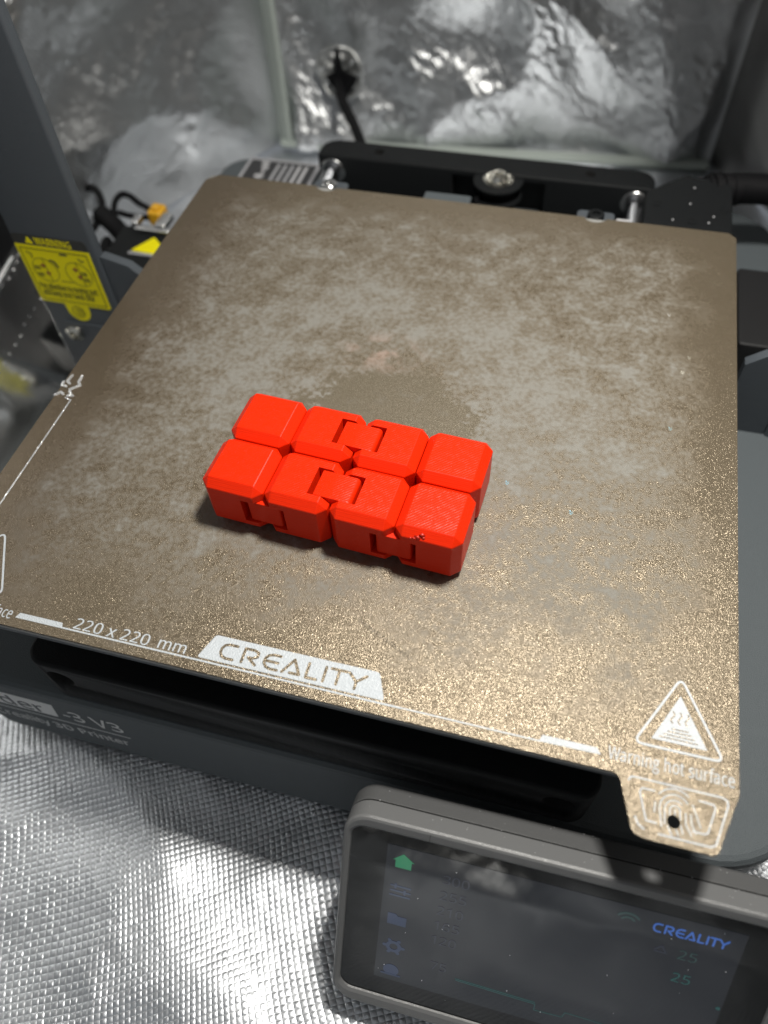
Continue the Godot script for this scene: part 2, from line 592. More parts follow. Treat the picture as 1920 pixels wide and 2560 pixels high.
# ------------------------------------------------------------------ lamp
func make_lamp(at: Vector3) -> void:
	var o := base("led_lamp", at)
	tag(o, "small square white light panel hung under the roof above the printer", "lamp")
	put("housing", box(Vector3(-0.028, 0.0, -0.028), Vector3(0.028, 0.014, 0.028), 0.002, 0.004), M.silver_paint, o)
	var glow := StandardMaterial3D.new()
	glow.albedo_color = Color(0.9, 0.9, 0.9)
	glow.emission_enabled = true
	glow.emission = Color(1.0, 0.98, 0.94)
	glow.emission_energy_multiplier = 2.0
	put("light_panel", box(Vector3(-0.023, -0.0015, -0.023), Vector3(0.023, -0.0002, 0.023)), glow, o)
	var l := AreaLight3D.new()
	l.name = "lamp_light"
	l.area_size = Vector2(0.046, 0.046)
	l.light_color = Color(1.0, 0.985, 0.95)
	l.light_energy = 0.235
	l.light_size = 0.03
	l.shadow_enabled = true
	l.set("area_range", 3.0)
	l.set("area_attenuation", 2.0)
	l.position = Vector3(0, -0.003, 0)
	l.rotation = Vector3(-PI / 2, 0, 0)
	o.add_child(l)

# ------------------------------------------------------------------ enclosure
func crumple(seed_: int) -> Array:
	# broad folds, soft dents and a little fine creasing
	var a := noise(seed_, 4.6, 2, FastNoiseLite.TYPE_SIMPLEX_SMOOTH, FastNoiseLite.FRACTAL_RIDGED)
	a.fractal_gain = 0.30
	a.domain_warp_enabled = true
	a.domain_warp_amplitude = 0.05
	a.domain_warp_frequency = 2.6
	var b := noise(seed_ + 1, 6.0, 2)
	var c := noise(seed_ + 2, 13.0, 2)
	c.domain_warp_enabled = true
	c.domain_warp_amplitude = 0.05
	c.domain_warp_frequency = 5.0
	return [a, b, c]

# a sheet between p00, p10, p01, p11 dented by crumple noise
func sheet(nu: int, nv: int, f: Callable, tile: float, turn: float, ulen: float, vlen: float) -> ArrayMesh:
	var pts := PackedVector3Array()
	for j in nv + 1:
		for i in nu + 1:
			pts.append(f.call(float(i) / nu, float(j) / nv))
	var warp := noise(301, 7.0, 2)
	var norms := PackedVector3Array(); var uvs := PackedVector2Array(); var idx := PackedInt32Array()
	for j in nv + 1:
		for i in nu + 1:
			var du := pts[j * (nu + 1) + min(i + 1, nu)] - pts[j * (nu + 1) + max(i - 1, 0)]
			var dv := pts[min(j + 1, nv) * (nu + 1) + i] - pts[max(j - 1, 0) * (nu + 1) + i]
			norms.append(dv.cross(du).normalized())
			var q := Vector2(ulen * i / nu, vlen * j / nv)
			q += Vector2(warp.get_noise_2d(q.x, q.y), warp.get_noise_2d(q.x + 9.0, q.y)) * 0.006
			q = q.rotated(turn) / tile
			uvs.append(q)
	for j in nv:
		for i in nu:
			var k := j * (nu + 1) + i
			idx.append_array(PackedInt32Array([k, k + 1, k + nu + 2, k, k + nu + 2, k + nu + 1]))
	var arr := []
	arr.resize(Mesh.ARRAY_MAX)
	arr[Mesh.ARRAY_VERTEX] = pts
	arr[Mesh.ARRAY_NORMAL] = norms
	arr[Mesh.ARRAY_TEX_UV] = uvs
	arr[Mesh.ARRAY_INDEX] = idx
	var m := ArrayMesh.new()
	m.add_surface_from_arrays(Mesh.PRIMITIVE_TRIANGLES, arr)
	var st := SurfaceTool.new()
	st.create_from(m, 0)
	st.generate_tangents()
	return st.commit()

func struct(called: String, mesh: Mesh, mat: Material, label: String) -> MeshInstance3D:
	var o := put(called, mesh, mat)
	tag(o, label, "", "", "structure")
	return o

func make_enclosure() -> void:
	var n := crumple(50)
	var floor_y := -0.1050
	struct("floor", sheet(260, 280, func(u: float, v: float):
		var p := Vector3(lerpf(-0.36, 0.34, u), 0, lerpf(-0.37, 0.46, v))
		var h: float = 0.0024 * n[0].get_noise_2d(p.x * 1.7, p.z * 1.7) + 0.0034 * n[1].get_noise_2d(p.x * 1.2, p.z * 1.2) + 0.0010 * n[2].get_noise_2d(p.x, p.z)
		return Vector3(p.x, floor_y + clampf(h, -0.009, 0.0035), p.z), 0.064, deg_to_rad(29.0), 0.70, 0.83), M.foil, "silver woven foil sheet under the printer, embossed with small squares")
	var n2 := crumple(70)
	var back := func(u: float, v: float):
		var y := lerpf(-0.103, 0.47, v)
		var x := lerpf(0.1330, -0.1690, u)
		var z := lerpf(-0.3562, -0.3288, u)
		var edge: float = smoothstep(0.0, 0.05, u) * smoothstep(1.0, 0.94, u) * smoothstep(-0.03, 0.012, v)
		var d: float = 0.0125 * n2[0].get_noise_2d(x * 1.1 + y * 0.4, y) + 0.012 * n2[1].get_noise_2d(x, y) + 0.0010 * n2[2].get_noise_2d(x + y * 0.5, y - x * 0.4)
		return Vector3(x, y, z + d * edge)
	struct("back_wall", sheet(220, 320, back, 0.064, deg_to_rad(35.0), 0.302, 0.573), M.wall_foil, "crumpled silver foil back wall of the enclosure with a round cable port")
	var n3 := crumple(90)
	struct("left_wall", sheet(260, 320, func(u: float, v: float):
		var y := lerpf(-0.103, 0.47, v)
		var z := lerpf(-0.3288, 0.46, u)
		var x := -0.169 - 0.10 * (1.0 - exp(-u * 5.0)) - 0.05 * u
		var edge: float = smoothstep(0.0, 0.04, u) * smoothstep(0.0, 0.05, v)
		var d: float = 0.010 * n3[0].get_noise_2d(z, y) + 0.012 * n3[1].get_noise_2d(z, y) + 0.0009 * n3[2].get_noise_2d(z, y * 0.6)
		return Vector3(x + d * edge, y, z), 0.064, deg_to_rad(40.0), 0.79, 0.573), M.wall_foil, "crumpled silver foil side wall behind the upright with the yellow label")
	var n4 := crumple(110)
	struct("right_wall", sheet(200, 200, func(u: float, v: float):
		var y := lerpf(-0.103, 0.47, v)
		var z := lerpf(-0.3562, 0.46, 1.0 - u)
		var w := 1.0 - u
		var x := 0.133 + 0.14 * (1.0 - exp(-w * 5.0)) + 0.03 * w
		var edge: float = smoothstep(0.0, 0.04, w) * smoothstep(0.0, 0.05, v)
		var d: float = 0.006 * n4[0].get_noise_2d(z, y) + 0.008 * n4[1].get_noise_2d(z, y)
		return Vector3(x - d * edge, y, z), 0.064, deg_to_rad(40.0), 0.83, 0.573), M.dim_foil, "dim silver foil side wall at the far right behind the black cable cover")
	var n5 := crumple(130)
	struct("ceiling", sheet(80, 80, func(u: float, v: float):
		var p := Vector3(lerpf(-0.36, 0.34, u), 0, lerpf(0.46, -0.37, v))
		return Vector3(p.x, 0.468 - 0.006 * n5[0].get_noise_2d(p.x, p.z), p.z), 0.064, 0.3, 0.70, 0.83), M.wall_foil, "silver foil roof of the enclosure above the printer")
	var n7 := crumple(190)
	struct("front_wall", sheet(200, 70, func(u: float, v: float):
		var y := lerpf(-0.109, 0.075, v)
		var x := lerpf(-0.36, 0.34, u)
		var d: float = 0.012 * n7[0].get_noise_2d(x, y) + 0.012 * n7[1].get_noise_2d(x, y)
		return Vector3(x, y, 0.36 + 0.10 * v * v + d * smoothstep(0.0, 0.1, v)), 0.064, 0.4, 0.70, 0.19), M.wall_foil, "low crumpled foil sill at the open front of the enclosure")
	# fabric binding sewn over the seams
	var seam := put("seam_binding", null, M.binding)
	var st := tool()
	var sx := Transform3D(Basis(Vector3.UP, deg_to_rad(-38.0)), Vector3(-0.1655, 0, -0.3245))
	extrude(st, rounded(-0.0075, -0.002, 0.0075, 0.002, 0.0019, 4), -0.10, 0.46, 0.0, sx)
	seam.mesh = st.commit()
	tag(seam, "pale green fabric binding down the rear corner seam", "seam", "", "structure")
	var st2 := tool()
	var dirb := Vector3(0.302, 0, -0.0274)
	var xb := Transform3D(Basis(dirb.normalized(), Vector3.UP, dirb.normalized().cross(Vector3.UP).normalized()), Vector3(-0.1690, -0.1005, -0.3200))
	extrude(st2, rounded(0.0, -0.006, 0.303, 0.003, 0.003, 3), -0.001, 0.0032, 0.0016, xb)
	var strip := put("floor_binding", st2.commit(), M.binding)
	tag(strip, "pale fabric binding along the foot of the back wall", "seam", "", "structure")
	# the round port
	var port := base("cable_port", Vector3(-0.1195, -0.0480, -0.3235))
	tag(port, "round gathered foil cable port in the back wall", "port")
	var tor := tool()
	var ring := []
	for i in 41:
		var f := TAU * i / 40.0
		ring.append(Vector3(0.0150 * cos(f) * (1.0 + 0.03 * sin(3.0 * f)), 0.0165 * sin(f), 0.0012 * sin(5.0 * f)))
	tube(tor, PackedVector3Array(ring), 0.0014, 10, false)
	put("ring", tor.commit(), M.gathered, port)
	var n6 := noise(144, 70.0, 2)
	put("gathered_foil", sheet(36, 24, func(u: float, v: float):
		var f := -TAU * u
		var r := 0.0150 * (1.0 - v)
		return Vector3(r * cos(f), r * 1.08 * sin(f), -0.003 * v + (0.0022 * sin(9.0 * f + 5.0 * v) + 0.05 * 0.05 * n6.get_noise_2d(r * cos(f), r * sin(f))) * sin(PI * v)), 0.03, 0.0, 0.1, 0.03), M.gathered, port)

# ------------------------------------------------------------------ printer
func make_printer() -> void:
	var p := base("printer", Vector3(0, -0.1, 0))
	tag(p, "dark grey open-frame 3D printer standing on the foil sheet", "3d printer")
	var up := Vector3(0, 0.1, 0)   # the parts are written with the plate's top at y = 0
	var at := func(o: Node3D) -> Node3D:
		o.position += up
		return o
	# base
	var st := tool()
	extrude(st, rounded(-0.153, -0.2105, 0.1532, 0.1213, [0.018, 0.030, 0.031, 0.030], 10), -0.0965, -0.0455, 0.0032)
	var shell: MeshInstance3D = at.call(put("base_shell", st.commit(), M.shell, p))
	for q in [Vector2(-0.125, 0.095), Vector2(0.125, 0.095), Vector2(-0.125, -0.185), Vector2(0.125, -0.185)]:
		var ft := tool()
		extrude(ft, circle(q.x, q.y, 0.011), -0.1040, -0.0966, 0.0008)
		put("foot", ft.commit(), M.rubber, shell)
	# front lettering, on the front face
	var face := Transform3D(Basis.IDENTITY, Vector3(0, 0, 0.12136))
	var fx := Transform3D(Basis(Vector3(1, 0, 0), Vector3(0, 0, 1), Vector3(0, -1, 0)), Vector3(0, 0, 0.1213))  # (x, h, y): y down the face
	var pl := tool()
	extrude(pl, PackedVector2Array([Vector2(-0.132, 0.0553), Vector2(-0.0923, 0.0553), Vector2(-0.0948, 0.0680), Vector2(-0.132, 0.0680)]), 0.0, 0.00012, 0.0, fx)
	put("name_panel", pl.commit(), M.faint_ink, shell)
	text("lettering", "Ender", 0.0088, 0.0315, M.slate, shell, Transform3D(Basis.IDENTITY, Vector3(-0.1300, -0.0622, 0.1213 + 0.00018)))
	text("lettering", "-3 V3", 0.0092, 0.0232, M.faint_ink, shell, Transform3D(Basis.IDENTITY, Vector3(-0.0912, -0.0628, 0.12138)))
	text("lettering", "Creality 3D Printer", 0.0058, 0.0555, M.faint_ink, shell, Transform3D(Basis.IDENTITY, Vector3(-0.1262, -0.0802, 0.12138)))
	var ul := tool()
	extrude(ul, rounded(-0.132, 0.0716, -0.0675, 0.0722, 0.0), 0.0, 0.00012, 0.0, fx)
	put("underline", ul.commit(), M.faint_ink, shell)
	# maker's label on the rear left of the base
	var lb := tool()
	block(lb, Vector3(-0.1395, -0.0455, -0.2085), Vector3(-0.0962, -0.0447, -0.1700), 0.0002, 0.001)
	put("type_label", lb.commit(), M.silver_paint, shell)
	put("label_field", box(Vector3(-0.1375, -0.0448, -0.2058), Vector3(-0.0980, -0.04455, -0.1715)), M.label_grey, shell)
	for k in 5:
		put("label_bar", box(Vector3(-0.121 + 0.0042 * k, -0.0446, -0.2035), Vector3(-0.1192 + 0.0042 * k, -0.04445, -0.180)), M.label_white if k > 2 else M.silver_paint, shell)
	for k in 5:
		put("label_mark", box(Vector3(-0.1305 + 0.0013 * (k % 3), -0.0446, -0.2045 + 0.0044 * k), Vector3(-0.1262 + 0.0008 * (k % 2), -0.04442, -0.2015 + 0.0044 * k)), M.label_white, shell)
	# brackets that carry the rods
	make_bracket(p, up)
	for s in [-1, 1]:
		var rt := tool()
		tube(rt, PackedVector3Array([Vector3(s * 0.0785, -0.0292, -0.1785), Vector3(s * 0.0785, -0.0292, 0.1150)]), 0.0046, 20)
		var rod = at.call(put("guide_rod", rt.commit(), M.steel, p))
		var ct := tool()
		lathe(ct, PackedVector2Array([Vector2(0.0047, -0.0006), Vector2(0.0047, 0.0014), Vector2(0.0064, 0.0014), Vector2(0.0068, 0.001), Vector2(0.0068, -0.0006)]), Transform3D(Basis(Vector3.RIGHT, PI / 2), Vector3(s * 0.0785, -0.0292, -0.1788)))
		put("collar", ct.commit(), M.zinc, rod)
	# idler pulley
	var pu := tool()
	var pc := Vector3(0.0105, -0.0262, -0.1742)
	lathe(pu, PackedVector2Array([Vector2(0.0, -0.0045), Vector2(0.0125, -0.0045), Vector2(0.0125, -0.0035), Vector2(0.0085, -0.0032), Vector2(0.0085, 0.0028), Vector2(0.0125, 0.0032), Vector2(0.0125, 0.0043), Vector2(0.0075, 0.0046)]), Transform3D(Basis.IDENTITY, pc), 36)
	var pulley: MeshInstance3D = at.call(put("idler_pulley", pu.commit(), M.black, p))
	var bt := tool()
	lathe(bt, PackedVector2Array([Vector2(0.0076, 0.0040), Vector2(0.0076, 0.0050), Vector2(0.0062, 0.0056), Vector2(0.0052, 0.0054), Vector2(0.0048, 0.0060), Vector2(0.0040, 0.0074), Vector2(0.0030, 0.0080), Vector2(0.0022, 0.0078), Vector2(0.0016, 0.0066), Vector2(0.0, 0.0066)]), Transform3D(Basis.IDENTITY, pc), 36)
	put("bolt", bt.commit(), M.bolt, pulley)
	var be := tool()
	block(be, Vector3(0.0010, -0.0335, -0.176), Vector3(0.0024, -0.0275, 0.110))
	at.call(put("drive_belt", be.commit(), M.rubber, p))
	# heated bed: magnet sheet, aluminium slab, carriage
	var bed: MeshInstance3D = at.call(put("heated_bed", box(Vector3(-0.1170, -0.0048, -0.1165), Vector3(0.1170, -0.0019, 0.1170), 0.0003, 0.003), M.slate, p))
	put("magnet_sheet", box(Vector3(-0.1172, -0.00185, -0.1168), Vector3(0.1172, -0.00062, 0.11735), 0.0, 0.003), M.magnet, bed)
	for s in [-1, 1]:
		var ns := tool()
		lathe(ns, PackedVector2Array([Vector2(0.0036, -0.005), Vector2(0.0036, -0.0004), Vector2(0.0030, 0.0001), Vector2(0.0019, 0.0001), Vector2(0.0017, -0.0012), Vector2(0.0, -0.0012)]), Transform3D(Basis.IDENTITY, Vector3(s * 0.0602, 0, -0.1206)))
		put("locating_screw", ns.commit(), M.black if s > 0 else M.zinc, bed)
		put("corner_tab", box(Vector3(s * 0.0602 - 0.008, -0.0046, -0.1262), Vector3(s * 0.0602 + 0.008, -0.0026, -0.1160), 0.0003, 0.002), M.slate, bed)
	put("bed_rim", box(Vector3(-0.100, -0.0095, -0.1235), Vector3(0.100, -0.0050, -0.1168), 0.0003, 0.001), M.shell, bed)
	put("belt_clamp", box(Vector3(-0.0185, -0.0165, -0.1365), Vector3(0.0035, -0.0085, -0.1240), 0.0008, 0.001), M.shell, bed)
	put("bearing_block", box(Vector3(0.0690, -0.0150, -0.1275), Vector3(0.0755, -0.0055, -0.1180), 0.0008, 0.001), M.label_white, bed)
	at.call(put("bed_carriage", box(Vector3(-0.095, -0.0385, -0.100), Vector3(0.095, -0.0120, 0.095), 0.002, 0.006), M.black, p))
	# black cover over the bed's wires, at the rear right
	var cv := tool()
	extrude(cv, round_corners(PackedVector2Array([Vector2(0.0805, -0.1190), Vector2(0.0805, -0.1500), Vector2(0.0860, -0.1560), Vector2(0.0985, -0.1685), Vector2(0.1040, -0.1650), Vector2(0.1120, -0.1690), Vector2(0.1178, -0.1620), Vector2(0.1178, -0.1190)]), 0.0022), -0.0165, -0.0052, 0.0007)
	var cover: MeshInstance3D = at.call(put("cable_cover", cv.commit(), M.black, p))
	for q in [Vector2(0.0857, -0.1412), Vector2(0.1146, -0.1413), Vector2(0.1008, -0.1305)]:
		var h := tool()
		lathe(h, PackedVector2Array([Vector2(0.0018, -0.0050), Vector2(0.0015, -0.0062), Vector2(0.0, -0.0062)]), Transform3D(Basis.IDENTITY, Vector3(q.x, 0, q.y)), 14)
		put("screw_hole", h.commit(), M.cavity, cover)
	for q in [Vector3(0.0995, -0.0051, -0.1440), Vector3(0.0925, -0.0051, -0.1305), Vector3(0.1095, -0.0051, -0.1360), Vector3(0.1010, -0.0051, -0.1570), Vector3(0.1075, -0.0051, -0.1310)]:
		put("dust_speck", box(q, q + Vector3(0.0006, 0.0003, 0.0008)), M.label_white, cover)
	var sr := tool()
	for k in 4:
		tube(sr, PackedVector3Array([Vector3(0.1100 + 0.0042 * k, -0.0110, -0.1655 - 0.0014 * k), Vector3(0.1126 + 0.0042 * k, -0.0110, -0.1664 - 0.0014 * k)]), 0.0082 - 0.0005 * k, 16)
	put("strain_relief", sr.commit(), M.rubber, cover)
	var cb := tool()
	tube(cb, curve([Vector3(0.108, -0.011, -0.165), Vector3(0.126, -0.011, -0.171), Vector3(0.150, -0.013, -0.174), Vector3(0.178, -0.020, -0.170), Vector3(0.190, -0.05, -0.15)], 6), 0.0068, 14)
	put("bed_cable", cb.commit(), M.rubber, cover)
	# print head parked at the right, above the picture
	var head: MeshInstance3D = at.call(put("print_head", box(Vector3(0.082, 0.150, -0.165), Vector3(0.142, 0.235, -0.100), 0.004, 0.006), M.slate, p))
	var nz := tool()
	lathe(nz, PackedVector2Array([Vector2(0.0, 0.132), Vector2(0.0012, 0.132), Vector2(0.0045, 0.138), Vector2(0.0045, 0.1502)]), Transform3D(Basis.IDENTITY, Vector3(0.112, 0, -0.132)), 14)
	put("nozzle", nz.commit(), M.bolt, head)
	# uprights
	make_uprights(p, at)
	make_screen(p, up)

func make_bracket(p: Node3D, up: Vector3) -> void:
	# both brackets are built in millimetres, then drawn at a thousandth
	for s in [1, -1]:
		var b := CSGMesh3D.new()
		b.name = "rod_bracket"
		var st := tool()
		var outer := rounded(-86.5 if s > 0 else -88.5, -8.0, 86.5 if s > 0 else 88.5, 8.5, [9.0, 9.0, 1.6, 1.6] if s > 0 else [1.6, 1.6, 6.0, 6.0], 7)
		extrude(st, outer, -46.0, -20.5, 1.2)
		b.mesh = st.commit()
		b.material = M.black
		b.scale = Vector3.ONE * 0.001
		b.position = up + (Vector3(0, 0, -0.1862) if s > 0 else Vector3(0, 0, 0.1110))
		p.add_child(b, true)
		var cut := func(lo: Vector3, hi: Vector3) -> void:
			var c := CSGBox3D.new()
			c.name = "cutout"
			c.operation = CSGShape3D.OPERATION_SUBTRACTION
			c.size = hi - lo
			c.position = (lo + hi) * 0.5
			c.material = M.blacker
			b.add_child(c, true)
		var bore := func(at_: Vector3, r: float, hgt: float, along_z: bool) -> void:
			var c := CSGCylinder3D.new()
			c.name = "bore"
			c.operation = CSGShape3D.OPERATION_SUBTRACTION
			c.radius = r; c.height = hgt; c.sides = 24
			c.position = at_
			if along_z: c.rotation.x = PI / 2
			c.material = M.cavity
			b.add_child(c, true)
		if s > 0:
			cut.call(Vector3(-14, -47, -3.5), Vector3(34, -23.5, 20))
			for x in [-54.6, 54.8]: bore.call(Vector3(x, -20.0, 0.5), 2.6, 9.0, false)
		else:
			cut.call(Vector3(-72, -47, -20), Vector3(72, -24.0, 3.0))
			for x in [-78.5, 78.5]: bore.call(Vector3(x, -29.2, 7.0), 4.6, 12.0, true)

func make_uprights(p: Node3D, at: Callable) -> void:
	for s in [-1, 1]:
		var st := tool()
		# panel 40 mm wide and 5 mm thick, rising out of the picture
		var prof := rounded(0.1424, -0.0556, 0.1826, -0.0500, 0.0016, 3)
		var pr := PackedVector2Array()
		for q in prof: pr.append(Vector2(q.x * s, q.y))
		extrude(st, pr, -0.0965, 0.40, 0.0)
		var col: MeshInstance3D = at.call(put("upright", st.commit(), M.slate, p))
		var ft := tool()
		var fz := -0.0512
		var fp := PackedVector2Array([Vector2(0.1420, 0.0028), Vector2(0.1300, 0.0058), Vector2(0.1240, 0.0110), Vector2(0.1240, 0.0960), Vector2(0.1420, 0.0960)])
		for i in fp.size(): fp[i].x *= s
		extrude(ft, fp, 0.0, 0.0042, 0.0, Transform3D(Basis(Vector3(1, 0, 0), Vector3(0, 0, 1), Vector3(0, -1, 0)), Vector3(0, 0, fz - 0.0042)))
		put("gusset", ft.commit(), M.slate, col)
		if s > 0:
			put("upright_foot", box(Vector3(0.1262, -0.0455, -0.1310), Vector3(0.1860, -0.0250, -0.0800), 0.001, 0.002), M.blacker, col)
			var b2 := tool()
			tube(b2, PackedVector3Array([Vector3(0.1355, -0.0340, -0.0760), Vector3(0.1355, -0.0340, -0.0540)]), 0.0035, 16)
			put("pin", b2.commit(), M.zinc, col)
			continue
		put("side_cover", box(Vector3(-0.2520, -0.0960, -0.1180), Vector3(-0.2100, 0.40, -0.1020), 0.001, 0.002), M.blacker, col)
		put("access_panel", box(Vector3(-0.1748, -0.0955, -0.0500), Vector3(-0.1445, -0.0418, -0.0494), 0.0003, 0.0004), M.slate, col)
		var sc := tool()
		lathe(sc, PackedVector2Array([Vector2(0.0046, -0.0004), Vector2(0.0044, 0.0012), Vector2(0.0032, 0.0022), Vector2(0.0022, 0.0023), Vector2(0.0018, 0.0008), Vector2(0.0, 0.0008)]), Transform3D(Basis(Vector3.RIGHT, PI / 2), Vector3(-0.1712, -0.0485, -0.0496)))
		put("screw", sc.commit(), M.bolt, col)
		# warning label
		var fx := Transform3D(Basis(Vector3(1, 0, 0), Vector3(0, 0, 1), Vector3(0, -1, 0)), Vector3(0, 0, -0.0500))
		var lm := tool()
		extrude(lm, rounded(-0.1817, 0.0003, -0.1460, 0.0311, [0.0, 0.0, 0.0012, 0.0012], 3), 0.0, 0.00025, 0.0, fx)
		extrude(lm, PackedVector2Array([Vector2(-0.1704, 0.0309)] + Array(arc(-0.1642, 0.0345, 0.0058, PI * 1.02, -0.02)) + [Vector2(-0.1580, 0.0309)]), 0.0, 0.00022, 0.0, fx)
		var label: MeshInstance3D = at.call(put("warning_label", lm.commit(), M.yellow, p))
		tag(label, "yellow warning label with a black header")
		var hd := tool()
		extrude(hd, rounded(-0.1817, -0.0046, -0.1460, 0.0003, [0.0015, 0.0015, 0.0, 0.0], 3), 0.0, 0.00025, 0.0, fx)
		put("header", hd.commit(), M.label_black, label)
		var tr := tool()
		extrude(tr, PackedVector2Array([Vector2(-0.1756, -0.0006), Vector2(-0.1738, -0.0038), Vector2(-0.1720, -0.0006)]), 0.00025, 0.0004, 0.0, fx)
		put("caution_mark", tr.commit(), M.yellow, label)
		text("lettering", "WARNING", 0.0030, 0.0172, M.yellow, label, Transform3D(Basis.IDENTITY, Vector3(-0.1707, 0.0021, -0.0497)))
		text("lettering", "Pay attention to moving part", 0.0019, 0.0290, M.label_ink, label, Transform3D(Basis.IDENTITY, Vector3(-0.1785, -0.0222, -0.0497)))
		text("lettering", "and keep your hand clear", 0.0019, 0.0262, M.label_ink, label, Transform3D(Basis.IDENTITY, Vector3(-0.1785, -0.0259, -0.0497)))
		text("lettering", "12:1", 0.0014, 0.0032, M.label_ink, label, Transform3D(Basis.IDENTITY, Vector3(-0.1652, -0.0348, -0.0497)))
		var bd := tool()
		outline(bd, rounded(-0.1800, 0.0020, -0.1476, 0.0294, 0.0), 0.00022, 0.00025, 0.00038, fx)
		for c in [Vector2(-0.1716, 0.0128), Vector2(-0.1552, 0.0128)]:
			outline(bd, circle(c.x, c.y, 0.0062), 0.00018, 0.00025, 0.00036, fx)
			strokes(bd, [PackedVector2Array([c + Vector2(0.0005, -0.006), c + Vector2(0.0012, 0.006)])], 0.00018, 0.00025, 0.00036, fx)
		strokes(bd, [PackedVector2Array([Vector2(-0.1660, 0.0178), Vector2(-0.1600, 0.0178)])], 0.00025, 0.00025, 0.00036, fx)
		outline(bd, circle(-0.1642, 0.0349, 0.0030), 0.00025, 0.00025, 0.00036, fx)
		put("outline", bd.commit(), M.label_ink, label)
		var bl := tool()
		strokes(bl, [PackedVector2Array([Vector2(-0.1672, 0.0072), Vector2(-0.1654, 0.0078), Vector2(-0.1645, 0.0102)]), PackedVector2Array([Vector2(-0.1606, 0.0032), Vector2(-0.1578, 0.0032)])], 0.0010, 0.00025, 0.00037, fx)
		strokes(bl, [PackedVector2Array([Vector2(-0.1775, 0.0040), Vector2(-0.1755, 0.0048), Vector2(-0.1758, 0.0068)]), PackedVector2Array([Vector2(-0.1524, 0.0042), Vector2(-0.1512, 0.0056), Vector2(-0.1500, 0.0052)])], 0.0005, 0.00025, 0.00037, fx)
		for c in [Vector2(-0.1755, 0.0112), Vector2(-0.1750, 0.0148), Vector2(-0.1525, 0.0115), Vector2(-0.1522, 0.0147)]:
			for k in 3: strokes(bl, [PackedVector2Array([c + Vector2(-0.0014, 0.0007 * k), c + Vector2(0.0014, 0.0007 * k)])], 0.0003, 0.00025, 0.00036, fx)
		put("pictogram", bl.commit(), M.label_ink, label)
		var rd := tool()
		for c in [Vector2(-0.1722, 0.0106), Vector2(-0.1710, 0.0144), Vector2(-0.1562, 0.0104), Vector2(-0.1552, 0.0142)]:
			strokes(rd, [PackedVector2Array([c + Vector2(-0.0008, 0.0), c + Vector2(0.0008, 0.0)]), PackedVector2Array([c + Vector2(0.0, -0.0007), c + Vector2(0.0001, 0.0008)])], 0.0008, 0.00025, 0.00037, fx)
		put("red_mark", rd.commit(), M.label_red, label)
		# motor box behind the upright
		var mb: MeshInstance3D = at.call(put("motor_box", box(Vector3(-0.1850, -0.0960, -0.1330), Vector3(-0.1545, -0.0462, -0.0700), 0.0012, 0.002), M.black, p))
		var tg := tool()
		extrude(tg, round_corners(PackedVector2Array([Vector2(-0.1712, -0.1118), Vector2(-0.1635, -0.1248), Vector2(-0.1565, -0.1185), Vector2(-0.1560, -0.1110)]), 0.0012), -0.0461, -0.0457)
		put("caution_sticker", tg.commit(), M.yellow, mb)
		put("sticker_edge", box(Vector3(-0.1718, -0.0462, -0.1110), Vector3(-0.1555, -0.0458, -0.1092)), M.silver_paint, mb)
		put("clip_plate", box(Vector3(-0.1772, -0.0462, -0.1320), Vector3(-0.1560, -0.0440, -0.1278), 0.0006, 0.001), M.zinc, mb)
		put("clip_plate", box(Vector3(-0.1795, -0.0462, -0.1385), Vector3(-0.1755, -0.0420, -0.1300), 0.0008, 0.001), M.zinc, mb)
		put("clip_plate", box(Vector3(-0.1660, -0.0462, -0.1430), Vector3(-0.1600, -0.0425, -0.1310), 0.0008, 0.001), M.zinc, mb)

func arc(cx: float, cy: float, r: float, a0: float, a1: float, n := 14) -> PackedVector2Array:
	var out := PackedVector2Array()
	for i in n + 1:
		var a := lerpf(a0, a1, float(i) / n)
		out.append(Vector2(cx + r * cos(a), cy + r * sin(a)))
	return out

